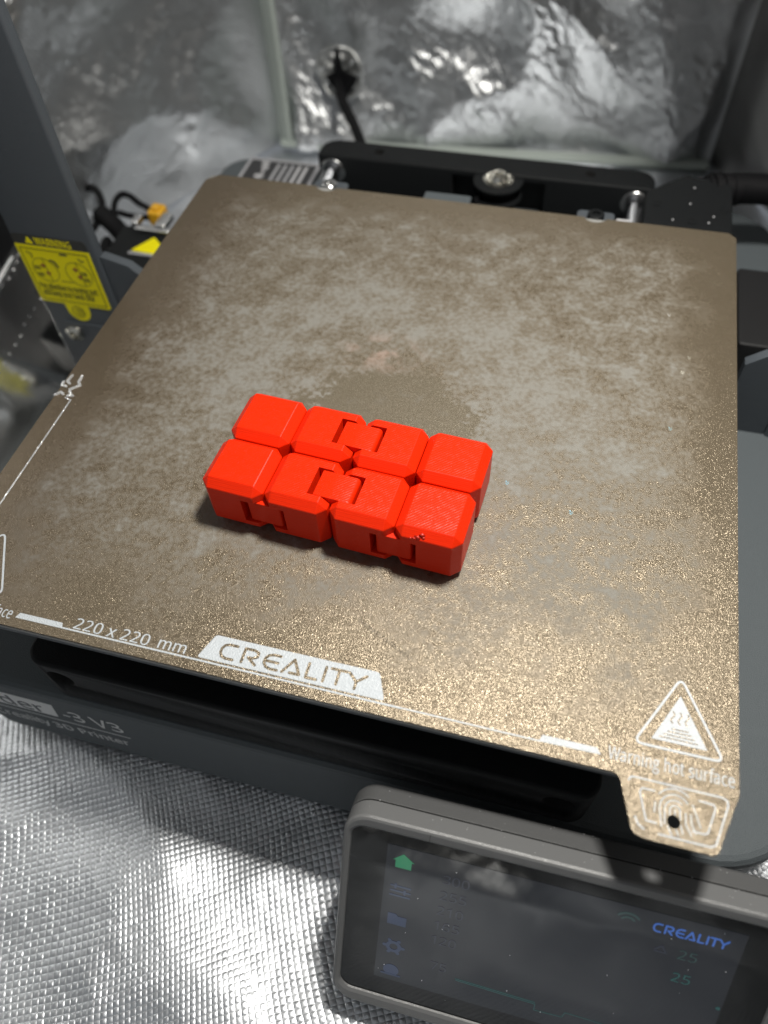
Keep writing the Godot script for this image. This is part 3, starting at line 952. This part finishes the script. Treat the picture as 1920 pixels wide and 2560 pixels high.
func make_screen(p: Node3D, up: Vector3) -> void:
	# axes: x along the glass, y out of the glass, z down the glass; the origin is the display's upper left corner
	var bx := Vector3(0.9997, 0.0228, -0.0075)
	var by := Vector3(-0.0055, 0.5203, 0.8540)
	var bz := Vector3(0.0233, -0.8537, 0.5203)
	var o := base("touchscreen", Vector3.ZERO, p)
	o.transform = Transform3D(Basis(bx, by, bz).orthonormalized(), Vector3(0.0344, -0.0318, 0.1409) + up)
	tag(o, "tilted grey touchscreen with a dark display")
	var a := rounded(-0.0128, -0.0090, 0.1080, 0.0672, 0.0075, 8)
	var inner := rounded(-0.0104, -0.0044, 0.1054, 0.0622, 0.0042, 8)
	var st := tool()
	loft(st, [inset(a, 0.0016), inset(a, 0.0006), a, a, inset(a, 0.00022)], [-0.0128, -0.0122, -0.0110, -0.0060, -0.0058], Transform3D.IDENTITY, true, false)
	put("rear_shell", st.commit(), M.bezel_back, o)
	var s2 := tool()
	loft(s2, [inset(a, 0.00025), inset(a, 0.00002), inset(a, 0.00002), inset(a, 0.00035), inset(a, 0.0010), inset(inner, -0.0012), inset(inner, -0.0003), inner], [-0.0053, -0.0051, 0.0004, 0.0011, 0.0014, 0.0012, 0.0006, -0.0004], Transform3D.IDENTITY, false, false)
	put("bezel", s2.commit(), M.bezel, o)
	var sm := tool()
	loft(sm, [inset(a, 0.0004), inset(a, 0.0004)], [-0.0061, -0.0050], Transform3D.IDENTITY, false, false)
	put("seam", sm.commit(), M.cavity, o)
	put("seam_tick", box(Vector3(0.0114, 0.0011, -0.0082), Vector3(0.01155, 0.00145, -0.0058)), M.label_black, o)
	var gl := tool()
	extrude(gl, inset(inner, -0.0002), -0.004, 0.0)
	put("glass", gl.commit(), M.glass, o)
	var ds := tool()
	extrude(ds, rounded(0, 0, 0.09504, 0.0545, 0.0), 0.00002, 0.00008)
	put("display", ds.commit(), M.display, o)
	var h0 := 0.00008
	var h1 := 0.00014
	var ic := func(called: String, mat: Material, f: Callable) -> void:
		var t := tool()
		f.call(t)
		put(called, t.commit(), mat, o)
	ic.call("home_icon", M.icon_green, func(t): extrude(t, PackedVector2Array([Vector2(0.0020, 0.0052), Vector2(0.0048, 0.0026), Vector2(0.0080, 0.0052), Vector2(0.0073, 0.0052), Vector2(0.0073, 0.0079), Vector2(0.0027, 0.0079), Vector2(0.0027, 0.0052)]), h0, h1))
	ic.call("slider_icon", M.icon_blue, func(t): strokes(t, [PackedVector2Array([Vector2(0.0022, 0.0151), Vector2(0.0078, 0.0151)]), PackedVector2Array([Vector2(0.0022, 0.0170), Vector2(0.0078, 0.0170)]), PackedVector2Array([Vector2(0.0022, 0.0188), Vector2(0.0078, 0.0188)]), PackedVector2Array([Vector2(0.0035, 0.0144), Vector2(0.0035, 0.0158)]), PackedVector2Array([Vector2(0.0063, 0.0163), Vector2(0.0063, 0.0177)])], 0.0006, h0, h1))
	ic.call("folder_icon", M.icon_blue, func(t): extrude(t, PackedVector2Array([Vector2(0.0022, 0.0262), Vector2(0.0046, 0.0262), Vector2(0.0052, 0.0270), Vector2(0.0078, 0.0270), Vector2(0.0078, 0.0306), Vector2(0.0022, 0.0306)]), h0, h1))
	ic.call("gear_icon", M.icon_blue, func(t):
		outline(t, circle(0.0050, 0.0398, 0.0018), 0.0011, h0, h1)
		for k in 6: strokes(t, [PackedVector2Array([Vector2(0.0050, 0.0398) + Vector2(0.0024, 0).rotated(k * PI / 3), Vector2(0.0050, 0.0398) + Vector2(0.0029, 0).rotated(k * PI / 3)])], 0.0011, h0, h1 - 0.00002))
	ic.call("support_icon", M.icon_blue, func(t):
		extrude(t, circle(0.0050, 0.0500, 0.0024, 20), h0, h1)
		strokes(t, [PackedVector2Array([Vector2(0.0022, 0.0520), Vector2(0.0078, 0.0520)])], 0.0007, h0, h1 + 0.00002))
	ic.call("signal_icon", M.icon_teal_dim, func(t): strokes(t, [arc(0.0660, 0.0062, 0.0034, PI * 1.22, PI * 1.78), arc(0.0660, 0.0062, 0.0020, PI * 1.22, PI * 1.78)], 0.0007, h0, h1))
	ic.call("logo", M.icon_logo, func(t): strokes(t, logo_lines(Vector2(0.0727, 0.0038), 0.0185, 0.0027), 0.0005, h0, h1))
	ic.call("nozzle_icon", M.icon_dim, func(t): strokes(t, [PackedVector2Array([Vector2(0.0745, 0.0128), Vector2(0.0760, 0.0112), Vector2(0.0772, 0.0130)]), PackedVector2Array([Vector2(0.0745, 0.0135), Vector2(0.0775, 0.0135)])], 0.0006, h0, h1))
	ic.call("temperature_graph", M.icon_teal, func(t): strokes(t, [PackedVector2Array([Vector2(0.0245, 0.0465), Vector2(0.0480, 0.0470), Vector2(0.0480, 0.0495), Vector2(0.0560, 0.0492), Vector2(0.0566, 0.0470), Vector2(0.0760, 0.0474)]), PackedVector2Array([Vector2(0.0243, 0.0459), Vector2(0.0478, 0.0463)])], 0.00024, h0, h1))
	ic.call("status_dot", M.icon_teal, func(t): extrude(t, circle(0.0942, 0.0285, 0.0006, 14), h0, h1))
	var flat := Basis(Vector3(1, 0, 0), Vector3(0, 0, -1), Vector3(0, 1, 0))
	var rows := [["300", 0.0165, 0.0080], ["255", 0.0163, 0.0142], ["210", 0.0161, 0.0202], ["165", 0.0159, 0.0262], ["120", 0.0157, 0.0322], ["75", 0.0165, 0.0430]]
	for r in rows: text("readout", r[0], 0.0021, 0.0, M.icon_dim, o, Transform3D(flat, Vector3(r[1], 0.00012, r[2])), 0.00006)
	text("readout", "25", 0.0026, 0.0, M.icon_teal_dim, o, Transform3D(flat, Vector3(0.0804, 0.00012, 0.0126)), 0.00006)
	text("readout", "25", 0.0028, 0.0, M.icon_teal, o, Transform3D(flat, Vector3(0.0806, 0.00012, 0.0212)), 0.00006)
	var rng := RandomNumberGenerator.new()
	rng.seed = 4
	var dust := tool()
	for k in 22:
		var q := Vector3(rng.randf_range(-0.009, 0.104), 0.0, rng.randf_range(-0.003, 0.058))
		var w := rng.randf_range(0.00007, 0.00020)
		block(dust, Vector3(q.x, 0.0001, q.z), Vector3(q.x + w, 0.0001 + w, q.z + w * 1.3))
	for k in 40:
		var q := Vector3(rng.randf_range(-0.007, 0.100), rng.randf_range(-0.0125, -0.0005), -0.00905)
		var w := rng.randf_range(0.00008, 0.0002)
		block(dust, q, q + Vector3(w, w, w))
	var du := put("dust", dust.commit(), M.label_white, o)
	du.set_meta("kind", "stuff")

# ------------------------------------------------------------------ build plate
func make_plate() -> void:
	var p := base("build_plate", Vector3.ZERO)
	tag(p, "worn gold textured steel build plate lying on the printer's bed", "build plate")
	# outline: two locating notches at the back, one grip tab at the front; cut in two along the tab's hole
	var raw := PackedVector2Array([Vector2(-0.1175, 0.1172), Vector2(-0.1175, -0.1120), Vector2(-0.1125, -0.1170)])
	for s in [-1.0, 1.0]:
		raw.append_array(arc(s * 0.0602, -0.1190, 0.0052, PI - 0.4, 0.4, 10))
	raw.append_array(PackedVector2Array([Vector2(0.1145, -0.1170), Vector2(0.1175, -0.1140), Vector2(0.1175, 0.1160), Vector2(0.1164, 0.1192), Vector2(0.1128, 0.1306), Vector2(0.1118, 0.1314), Vector2(0.0958, 0.1314), Vector2(0.0936, 0.1308), Vector2(0.0926, 0.1296), Vector2(0.0893, 0.1188), Vector2(0.0885, 0.1177), Vector2(0.0870, 0.1173)]))
	var halves := []
	var hole := Vector2(0.1024, 0.1259)
	for s in [-1.0, 1.0]:
		var cutter := PackedVector2Array()
		if s < 0:
			cutter = PackedVector2Array([Vector2(-1, -1), Vector2(hole.x, -1)])
			cutter.append(Vector2(hole.x, hole.y - 0.0016))
			cutter.append_array(arc(hole.x, hole.y, 0.0016, -PI / 2, -1.5 * PI, 14))
			cutter.append_array(PackedVector2Array([Vector2(hole.x, 1), Vector2(-1, 1)]))
		else:
			cutter = PackedVector2Array([Vector2(1, -1), Vector2(hole.x, -1)])
			cutter.append(Vector2(hole.x, hole.y - 0.0016))
			cutter.append_array(arc(hole.x, hole.y, 0.0016, -PI / 2, PI / 2, 14))
			cutter.append_array(PackedVector2Array([Vector2(hole.x, 1), Vector2(1, 1)]))
		var big_r := PackedVector2Array(); var big_c := PackedVector2Array()
		for q in raw: big_r.append(q * 10000.0)
		for q in cutter: big_c.append(q * 10000.0)
		for poly in Geometry2D.intersect_polygons(big_r, big_c):
			var small := PackedVector2Array()
			for q in poly: small.append(q / 10000.0)
			halves.append(small)
	var st := tool()
	for h in halves: extrude(st, h, -0.0006, 0.0)
	st.generate_tangents()
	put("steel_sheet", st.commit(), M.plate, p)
	# prints: all lie on the top
	var h0 := 0.00001
	var h1 := 0.00006
	var flat := func(x: float, z: float) -> Transform3D:
		return Transform3D(Basis(Vector3(1, 0, 0), Vector3(0, 0, -1), Vector3(0, 1, 0)), Vector3(x, 0.00002, z))
	var pr := func(called: String, mat: Material, f: Callable) -> MeshInstance3D:
		var t := tool()
		f.call(t)
		return put(called, t.commit(), mat, p)
	pr.call("printed_line", M.print, func(t): extrude(t, rounded(-0.0690, 0.1138, 0.0320, 0.1143, 0.0), h0, h1))
	pr.call("printed_line", M.worn_print, func(t): extrude(t, rounded(0.0320, 0.1138, 0.0690, 0.1142, 0.0), h0, h1 - 0.00001))
	pr.call("printed_bar", M.print, func(t): extrude(t, PackedVector2Array([Vector2(-0.0838, 0.1143), Vector2(-0.0830, 0.1126), Vector2(-0.0692, 0.1126), Vector2(-0.0684, 0.1143)]), h0, h1 + 0.00001))
	pr.call("printed_bar", M.worn_print, func(t): extrude(t, PackedVector2Array([Vector2(0.0684, 0.1141), Vector2(0.0692, 0.1122), Vector2(0.0830, 0.1122), Vector2(0.0841, 0.1138)]), h0, h1 + 0.00001))
	text("lettering", "220 x 220", 0.0034, 0.0235, M.print, p, flat.call(-0.0655, 0.1118))
	text("lettering", "mm", 0.0033, 0.0084, M.print, p, flat.call(-0.0391, 0.1120))
	text("lettering", "Warning hot surface", 0.0023, 0.0306, M.worn_print, p, flat.call(0.0858, 0.1130))
	text("lettering", "Warning hot surface", 0.0023, 0.0306, M.print, p, flat.call(-0.1158, 0.1138))
	var badge: MeshInstance3D = pr.call("logo_badge", M.print, func(t): extrude(t, round_corners(PackedVector2Array([Vector2(-0.0269, 0.1132), Vector2(-0.0240, 0.1056), Vector2(0.0240, 0.1056), Vector2(0.0272, 0.1132)]), 0.0009), h0, h1))
	var lg := tool()
	strokes(lg, logo_lines(Vector2(-0.0209, 0.1076), 0.0419, 0.0042), 0.00082, h1 - 0.00001, h1 + 0.00003)
	lg.generate_tangents()
	put("lettering", lg.commit(), M.plate, badge)
	for s in [1.0, -1.0]:
		var mt: Material = M.worn_print if s > 0 else M.print
		var tr := func(q: Vector2) -> Vector2: return Vector2(0.10285 * s + (q.x - 0.10285), q.y)
		var edge := round_corners(PackedVector2Array([tr.call(Vector2(0.10285, 0.0880)), tr.call(Vector2(0.1139, 0.1084)), tr.call(Vector2(0.0918, 0.1084))]), 0.0024, 6)
		var sym: MeshInstance3D = pr.call("hot_surface_symbol", mt, func(t):
			outline(t, edge, 0.00062, h0, h1)
			extrude(t, PackedVector2Array([tr.call(Vector2(0.10285, 0.0932)), tr.call(Vector2(0.1098, 0.1064)), tr.call(Vector2(0.0961, 0.1064))]), h0, h1))
		var wv := tool()
		for k in 3:
			var l := PackedVector2Array()
			for i in 9:
				l.append(tr.call(Vector2(0.1011 + 0.0018 * k + 0.00045 * sin(i * 0.8), 0.0980 + 0.0004 * i)))
			strokes(wv, [l], 0.00034, h1 - 0.00001, h1 + 0.00003)
		for k in 4:
			strokes(wv, [PackedVector2Array([tr.call(Vector2(0.1010 - 0.0010 * k, 0.1027 + 0.0009 * k)), tr.call(Vector2(0.1050 + 0.0008 * k, 0.1027 + 0.0009 * k))])], 0.00030, h1 - 0.00001, h1 + 0.00003)
		wv.generate_tangents()
		put("heat_lines", wv.commit(), M.plate, sym)
	# touch-here mark on the tab: two frames and a fingerprint
	pr.call("fingerprint_mark", M.worn_print, func(t):
		strokes(t, [PackedVector2Array([Vector2(0.0913, 0.1184), Vector2(0.0916, 0.1176), Vector2(0.0925, 0.1173), Vector2(0.1135, 0.1173), Vector2(0.1147, 0.1178), Vector2(0.1149, 0.1190), Vector2(0.1122, 0.1289), Vector2(0.1110, 0.1296), Vector2(0.0990, 0.1296)]),
			PackedVector2Array([Vector2(0.0934, 0.1268), Vector2(0.0941, 0.1283), Vector2(0.0956, 0.1293)])], 0.00042, h0, h1)
		strokes(t, [PackedVector2Array([Vector2(0.0976, 0.1196), Vector2(0.0946, 0.1196), Vector2(0.0941, 0.1206), Vector2(0.0960, 0.1271), Vector2(0.0984, 0.1272)]),
			PackedVector2Array([Vector2(0.1082, 0.1194), Vector2(0.1116, 0.1196), Vector2(0.1120, 0.1203), Vector2(0.1103, 0.1266), Vector2(0.1096, 0.1270), Vector2(0.1068, 0.1270)])], 0.00040, h0, h1)
		var c := Vector2(0.1026, 0.1232)
		strokes(t, [PackedVector2Array([c + Vector2(0, 0.0014), c + Vector2(0, -0.0002)]),
			PackedVector2Array([c + Vector2(-0.0012, 0.0022), c + Vector2(-0.0012, 0.0)]) + arc(c.x, c.y, 0.0012, PI * 0.98, TAU) + PackedVector2Array([c + Vector2(0.0013, 0.0028), c + Vector2(0.0020, 0.0050)]),
			PackedVector2Array([c + Vector2(-0.0023, 0.0036), c + Vector2(-0.0024, 0.0)]) + arc(c.x, c.y, 0.0024, PI * 0.98, TAU * 0.86),
			PackedVector2Array([c + Vector2(0.0025, 0.0), c + Vector2(0.0026, 0.0026), c + Vector2(0.0040, 0.0050)]),
			PackedVector2Array([c + Vector2(-0.0030, 0.0044), c + Vector2(-0.0036, 0.0004)]) + arc(c.x, c.y - 0.0002, 0.0036, PI * 0.98, TAU * 0.9),
			PackedVector2Array([c + Vector2(0.0037, 0.0), c + Vector2(0.0039, 0.0022), c + Vector2(0.0050, 0.0042)]),
			arc(c.x, c.y - 0.0004, 0.0048, PI * 1.2, PI * 1.72), PackedVector2Array([c + Vector2(-0.0048, 0.0014), c + Vector2(-0.0047, -0.0010)]),
			PackedVector2Array([c + Vector2(0.0040, -0.0024), c + Vector2(0.0051, 0.0002), c + Vector2(0.0060, 0.0026)]),
			PackedVector2Array([c + Vector2(-0.0016, 0.0040), c + Vector2(-0.0006, 0.0058)]), PackedVector2Array([c + Vector2(0.0004, 0.0044), c + Vector2(0.0010, 0.0056)])], 0.00034, h0, h1, Transform3D.IDENTITY, false, circle(0.1024, 0.1259, 0.0017)))
	# bright line and small mark along the left rim
	pr.call("printed_line", M.gloss_print, func(t): strokes(t, [PackedVector2Array([Vector2(-0.1132, 0.0303), Vector2(-0.1106, 0.0310), Vector2(-0.1106, 0.0850)])], 0.00055, h0, h1 + 0.00004))
	pr.call("printed_mark", M.gloss_print, func(t):
		strokes(t, [PackedVector2Array([Vector2(-0.1160, 0.0195), Vector2(-0.1163, 0.0226), Vector2(-0.1150, 0.0236)]), PackedVector2Array([Vector2(-0.1176, 0.0232), Vector2(-0.1172, 0.0250), Vector2(-0.1155, 0.0252)]),
			PackedVector2Array([Vector2(-0.1122, 0.0192), Vector2(-0.1120, 0.0222), Vector2(-0.1106, 0.0236), Vector2(-0.1118, 0.0248), Vector2(-0.1134, 0.0262)]),
			PackedVector2Array([Vector2(-0.1174, 0.0300), Vector2(-0.1160, 0.0282), Vector2(-0.1146, 0.0290)]), PackedVector2Array([Vector2(-0.1130, 0.0272), Vector2(-0.1118, 0.0284), Vector2(-0.1126, 0.0294), Vector2(-0.1108, 0.0290)])], 0.0010, h0, 0.0003))

# ------------------------------------------------------------------ red toy
func chamfered(sz: float, c: float, d: float) -> ArrayMesh:
	# a cube centred on the origin with all twelve edges cut and every remaining edge softened by d; the top is a surface of its own
	var h := sz * 0.5
	var i := h - c
	var faces := []   # [normal, corner points]
	for ax in 3:
		for s in [-1.0, 1.0]:
			var n := Vector3.ZERO
			n[ax] = s
			var u := Vector3.ZERO; var v := Vector3.ZERO
			u[(ax + 1) % 3] = i; v[(ax + 2) % 3] = i
			faces.append([n, [n * h + u + v, n * h - u + v, n * h - u - v, n * h + u - v]])
			for q in [-1.0, 1.0]:
				var n1 := Vector3.ZERO; var n2 := Vector3.ZERO; var w := Vector3.ZERO
				n1[(ax + 1) % 3] = s; n2[(ax + 2) % 3] = q; w[ax] = i
				faces.append([(n1 + n2).normalized(), [n1 * h + n2 * i + w, n1 * h + n2 * i - w, n1 * i + n2 * h - w, n1 * i + n2 * h + w]])
	for sx in [-1.0, 1.0]:
		for sy in [-1.0, 1.0]:
			for sz_ in [-1.0, 1.0]:
				faces.append([Vector3(sx, sy, sz_).normalized(), [Vector3(sx * h, sy * i, sz_ * i), Vector3(sx * i, sy * h, sz_ * i), Vector3(sx * i, sy * i, sz_ * h)]])
	var side := tool()
	var top := tool()
	var edges := {}
	var corners := {}
	for f in faces:
		var p: Array = f[1]
		var m := p.size()
		var inn := []
		for k in m:
			var a: Vector3 = (p[(k + m - 1) % m] - p[k]).normalized()
			var b: Vector3 = (p[(k + 1) % m] - p[k]).normalized()
			inn.append(p[k] + (a + b) * d / sqrt(maxf(1.0 - pow(a.dot(b), 2.0), 0.05)))
		var t := top if f[0].y > 0.99 else side
		for k in range(1, m - 1): tri(t, inn[0], inn[k], inn[k + 1], f[0], f[0], f[0])
		for k in m:
			var ka := Vector3i((p[k] * 100.0).round())
			var kb := Vector3i((p[(k + 1) % m] * 100.0).round())
			var back := str(kb, ka) if str(kb, ka) in edges else str(ka, kb)
			if back in edges:
				var e: Array = edges[back]
				var nn: Vector3 = (e[0] + f[0]).normalized()
				var same: bool = e[3] == ka
				var e0: Vector3 = e[1] if same else e[2]
				var e1: Vector3 = e[2] if same else e[1]
				quad(side, inn[k], inn[(k + 1) % m], e1, e0, nn)
			else: edges[str(ka, kb)] = [f[0], inn[k], inn[(k + 1) % m], ka]
			if not ka in corners: corners[ka] = []
			corners[ka].append([f[0], inn[k]])
	for key in corners:
		var list: Array = corners[key]
		var n := Vector3.ZERO
		for q in list: n += q[0]
		n = n.normalized()
		var ux := n.cross(Vector3(0.3, 0.9, 0.2)).normalized()
		var uy := n.cross(ux)
		list.sort_custom(func(a, b): return atan2(a[0].dot(uy), a[0].dot(ux)) < atan2(b[0].dot(uy), b[0].dot(ux)))
		for k in range(1, list.size() - 1): tri(side, list[0][1], list[k][1], list[k + 1][1], n, n, n)
	var mesh := ArrayMesh.new()
	side.commit(mesh)
	top.commit(mesh)
	mesh.surface_set_material(0, M.red_side)
	mesh.surface_set_material(1, M.red_top)
	return mesh

func make_toy() -> void:
	var toy := base("fidget_toy", Vector3(0.0003, 0.0, 0.0505))
	tag(toy, "red 3D printed folding cube toy of eight hinged blocks on the build plate", "toy")
	toy.rotation.y = deg_to_rad(-3.55)
	toy.scale = Vector3.ONE * 0.001
	var cube := chamfered(19.8, 2.6, 0.17)
	var xs := [-30.3, -10.1, 10.1, 30.3]
	for row in 2:
		var z := 10.12 if row == 0 else -10.12
		for k in 4:
			var b := CSGMesh3D.new()
			b.name = "block"
			b.mesh = cube
			var rng := RandomNumberGenerator.new()
			rng.seed = 100 + row * 4 + k
			b.position = Vector3(xs[k] + rng.randf_range(-0.12, 0.12), 9.92, z + rng.randf_range(-0.1, 0.1))
			toy.add_child(b, true)
			var slot := func(lo: Vector3, hi: Vector3) -> void:
				var c := CSGBox3D.new()
				c.name = "hinge_slot"
				c.operation = CSGShape3D.OPERATION_SUBTRACTION
				c.size = hi - lo
				c.position = (lo + hi) * 0.5
				c.material = M.red_side
				b.add_child(c, true)
			# hinge slots in the top, between the second and third block
			if k == 1: slot.call(Vector3(3.1, 2.0, -4.9), Vector3(12, 12, 5.2))
			if k == 2: slot.call(Vector3(-12, 2.0, -4.9), Vector3(-2.6, 12, 5.2))
			# and in the outer long side, between the first and second and the third and fourth
			var f := 1.0 if row == 0 else -1.0
			var z0: float = min(2.0 * f, 12.0 * f); var z1: float = max(2.0 * f, 12.0 * f)
			if k % 2 == 0: slot.call(Vector3(3.1, -5.3, z0), Vector3(12, 4.7, z1))
			else: slot.call(Vector3(-12, -5.3, z0), Vector3(-3.1, 4.7, z1))
		# the hinge links themselves
		var prof := PackedVector2Array()
		prof.append_array(arc(-5.2, 19.1, 0.4, PI, PI * 0.55, 3))
		prof.append_array(arc(4.7, 17.9, 1.5, PI * 0.45, 0.0, 6))
		prof.append_array(arc(3.6, 14.2, 2.6, 0.0, -PI * 0.5, 5))
		prof.append_array(arc(-3.0, 14.2, 2.6, -PI * 0.5, -PI, 5))
		# profile lies in (x, y); push it along z
		var lk := tool()
		extrude(lk, prof, z - 4.55, z + 4.85, 0.25, Transform3D(Basis(Vector3(1, 0, 0), Vector3(0, 0, 1), Vector3(0, 1, 0)), Vector3.ZERO))
		put("hinge_link", lk.commit(), M.red_top, toy)
		for s in [-20.2, 20.2]:
			var f2 := 1.0 if row == 0 else -1.0
			var pf := PackedVector2Array()
			var zf := 16.5
			pf.append_array(arc(s - 4.6, zf + 2.2, 0.8, PI, PI * 0.52, 4))
			pf.append_array(arc(s + 4.6, zf + 2.2, 0.8, PI * 0.48, 0.0, 4))
			pf.append_array(arc(s + 2.9, zf - 3.0, 2.6, 0.0, -PI * 0.5, 5))
			pf.append_array(arc(s - 2.9, zf - 3.0, 2.6, -PI * 0.5, -PI, 5))
			for i in pf.size(): pf[i].y *= f2
			var l2 := tool()
			extrude(l2, pf, 4.95, 14.3, 0.25)
			put("hinge_link", l2.commit(), M.red_side, toy)
	# a torn wisp of filament on the front right block
	var n := noise(7, 0.9, 3)
	var bl := tool()
	for c in [[Vector3(27.60, 17.80, 19.40), 0.62], [Vector3(28.70, 18.50, 18.80), 0.55], [Vector3(26.60, 17.40, 19.80), 0.42], [Vector3(29.20, 17.90, 19.30), 0.38], [Vector3(25.60, 17.20, 19.90), 0.3]]:
		var rad: float = c[1]
		var ce: Vector3 = c[0]
		for i in 8:
			for j in 10:
				var q := []
				for d in [[0, 0], [1, 0], [1, 1], [0, 1]]:
					var th: float = PI * (i + d[0]) / 8.0; var ph: float = TAU * (j + d[1]) / 10.0
					var v := Vector3(sin(th) * cos(ph) * 1.5, cos(th) * 0.9, sin(th) * sin(ph))
					q.append(ce + v * rad * (1.0 + 0.7 * n.get_noise_3dv((ce + v) * 2.0)))
				var nn: Vector3 = ((q[0] + q[1] + q[2] + q[3]) * 0.25 - ce).normalized()
				tri(bl, q[0], q[1], q[2], nn, nn, nn)
				tri(bl, q[0], q[2], q[3], nn, nn, nn)
	tube(bl, curve([Vector3(25.60, 17.20, 19.90), Vector3(24.6, 16.9, 19.7), Vector3(23.8, 16.2, 19.9)], 4), 0.16, 6)
	put("filament_wisp", bl.commit(), M.red_dark, toy)

# ------------------------------------------------------------------ cords
func make_cords() -> void:
	var st := tool()
	tube(st, curve([Vector3(-0.1195, -0.0500, -0.3200), Vector3(-0.1120, -0.0530, -0.3000), Vector3(-0.0940, -0.0560, -0.2700), Vector3(-0.0760, -0.0610, -0.2360), Vector3(-0.0660, -0.0720, -0.2140)], 6), 0.0033, 12)
	extrude(st, round_corners(PackedVector2Array([Vector2(-0.0007, 0.0198), Vector2(0.0030, 0.0048), Vector2(0.0128, 0.0006), Vector2(0.0101, -0.0042), Vector2(0.0061, -0.0084), Vector2(0.0041, -0.0144), Vector2(-0.0014, -0.0096), Vector2(-0.0095, 0.0006), Vector2(-0.0024, 0.0036)]), 0.0012), 0.0, 0.0030, 0.0, Transform3D(Basis(Vector3(1, 0, 0), Vector3(0, 0, 1), Vector3(0, 1, 0)), Vector3(-0.1190, -0.0490, -0.3205)))
	tag(put("power_cord", st.commit(), M.rubber), "black power cord running from the round port down behind the printer", "cord")
	# foil flap beside the foot of the upright: a fold running front to back, sloping down to the printer
	var nf := crumple(160)
	var flap_at := func(u: float, v: float) -> Vector3:
		var z := lerpf(-0.0985, 0.11, v)
		var x := lerpf(-0.2290, -0.1660, u)
		var y: float = -0.067 - (x + 0.2115) - 0.2 * (z + 0.0326) - 0.0035 * (1.0 - smoothstep(0.0, 0.07, u))
		y += (0.0010 * nf[0].get_noise_2d(x, z) + 0.0014 * nf[1].get_noise_2d(x, z)) * smoothstep(1.0, 0.7, u)
		return Vector3(x, maxf(y, -0.1005), z)
	var flap := put("foil_flap", sheet(60, 100, flap_at, 0.05, 0.2, 0.09, 0.2), M.smooth_foil)
	tag(flap, "loose shiny foil flap with stitch holes leaning beside the upright", "flap")
	var rs := RandomNumberGenerator.new()
	rs.seed = 21
	for row in 2:
		for k in 12:
			if rs.randf() < 0.12: continue
			var o: Vector3 = flap_at.call((0.084 if row == 0 else 0.28) + rs.randf_range(-0.006, 0.006), 0.02 + 0.028 * k + 0.02 * row + rs.randf_range(-0.004, 0.004))
			var q := tool()
			var sz := rs.randf_range(0.6, 1.0)
			lathe(q, PackedVector2Array([Vector2(0.0011, -0.0004) * sz, Vector2(0.0009, 0.0004) * sz, Vector2(0.0005, 0.0006) * sz, Vector2(0.0, 0.0006) * sz]), Transform3D(Basis(Quaternion(Vector3.UP, Vector3(0.57, 0.81, 0.05).normalized())), o), 10)
			put("stitch", q.commit(), M.zinc, flap)
	# loose wires with a yellow plug
	var w := base("wire_bundle", Vector3(-0.185, -0.046, -0.14))
	tag(w, "looped black wires ending in a yellow plug behind the upright", "wires")
	var loops := [
		[[-0.2368, -0.060, -0.1697], [-0.2335, -0.055, -0.1716], [-0.2282, -0.053, -0.1718], [-0.2219, -0.053, -0.1679], [-0.2164, -0.054, -0.1613], [-0.2134, -0.056, -0.1544], [-0.2136, -0.058, -0.1486], [-0.2149, -0.060, -0.1427]],
		[[-0.1990, -0.058, -0.1438], [-0.2023, -0.052, -0.1504], [-0.2034, -0.049, -0.1567], [-0.2016, -0.048, -0.1616], [-0.1962, -0.048, -0.1610], [-0.1892, -0.049, -0.1571], [-0.1821, -0.048, -0.1528], [-0.1735, -0.046, -0.1455]],
		[[-0.2006, -0.054, -0.1531], [-0.1940, -0.051, -0.1480], [-0.1879, -0.050, -0.1460], [-0.1814, -0.049, -0.1450], [-0.1735, -0.047, -0.1423]],
		[[-0.2127, -0.056, -0.1521], [-0.2050, -0.056, -0.1471], [-0.1959, -0.056, -0.1402], [-0.1895, -0.058, -0.1353], [-0.1870, -0.065, -0.1330]],
		[[-0.1974, -0.056, -0.1300], [-0.1952, -0.055, -0.1226], [-0.1912, -0.056, -0.1167]],
	]
	var radii := [0.0021, 0.0018, 0.0017, 0.0056, 0.0028]
	for i in loops.size():
		var pts := []
		for q in loops[i]: pts.append(Vector3(q[0], q[1], q[2]) - w.position)
		var t := tool()
		tube(t, curve(pts, 6), radii[i], 8)
		put("wire", t.commit(), M.rubber, w)
	var pg := tool()
	block(pg, Vector3(0.0110, -0.0035, -0.0085), Vector3(0.0190, 0.0045, 0.0010), 0.0010, 0.0015)
	block(pg, Vector3(0.0125, 0.0046, -0.0065), Vector3(0.0170, 0.0060, -0.0015), 0.0006, 0.001)
	put("plug", pg.commit(), M.plug, w)
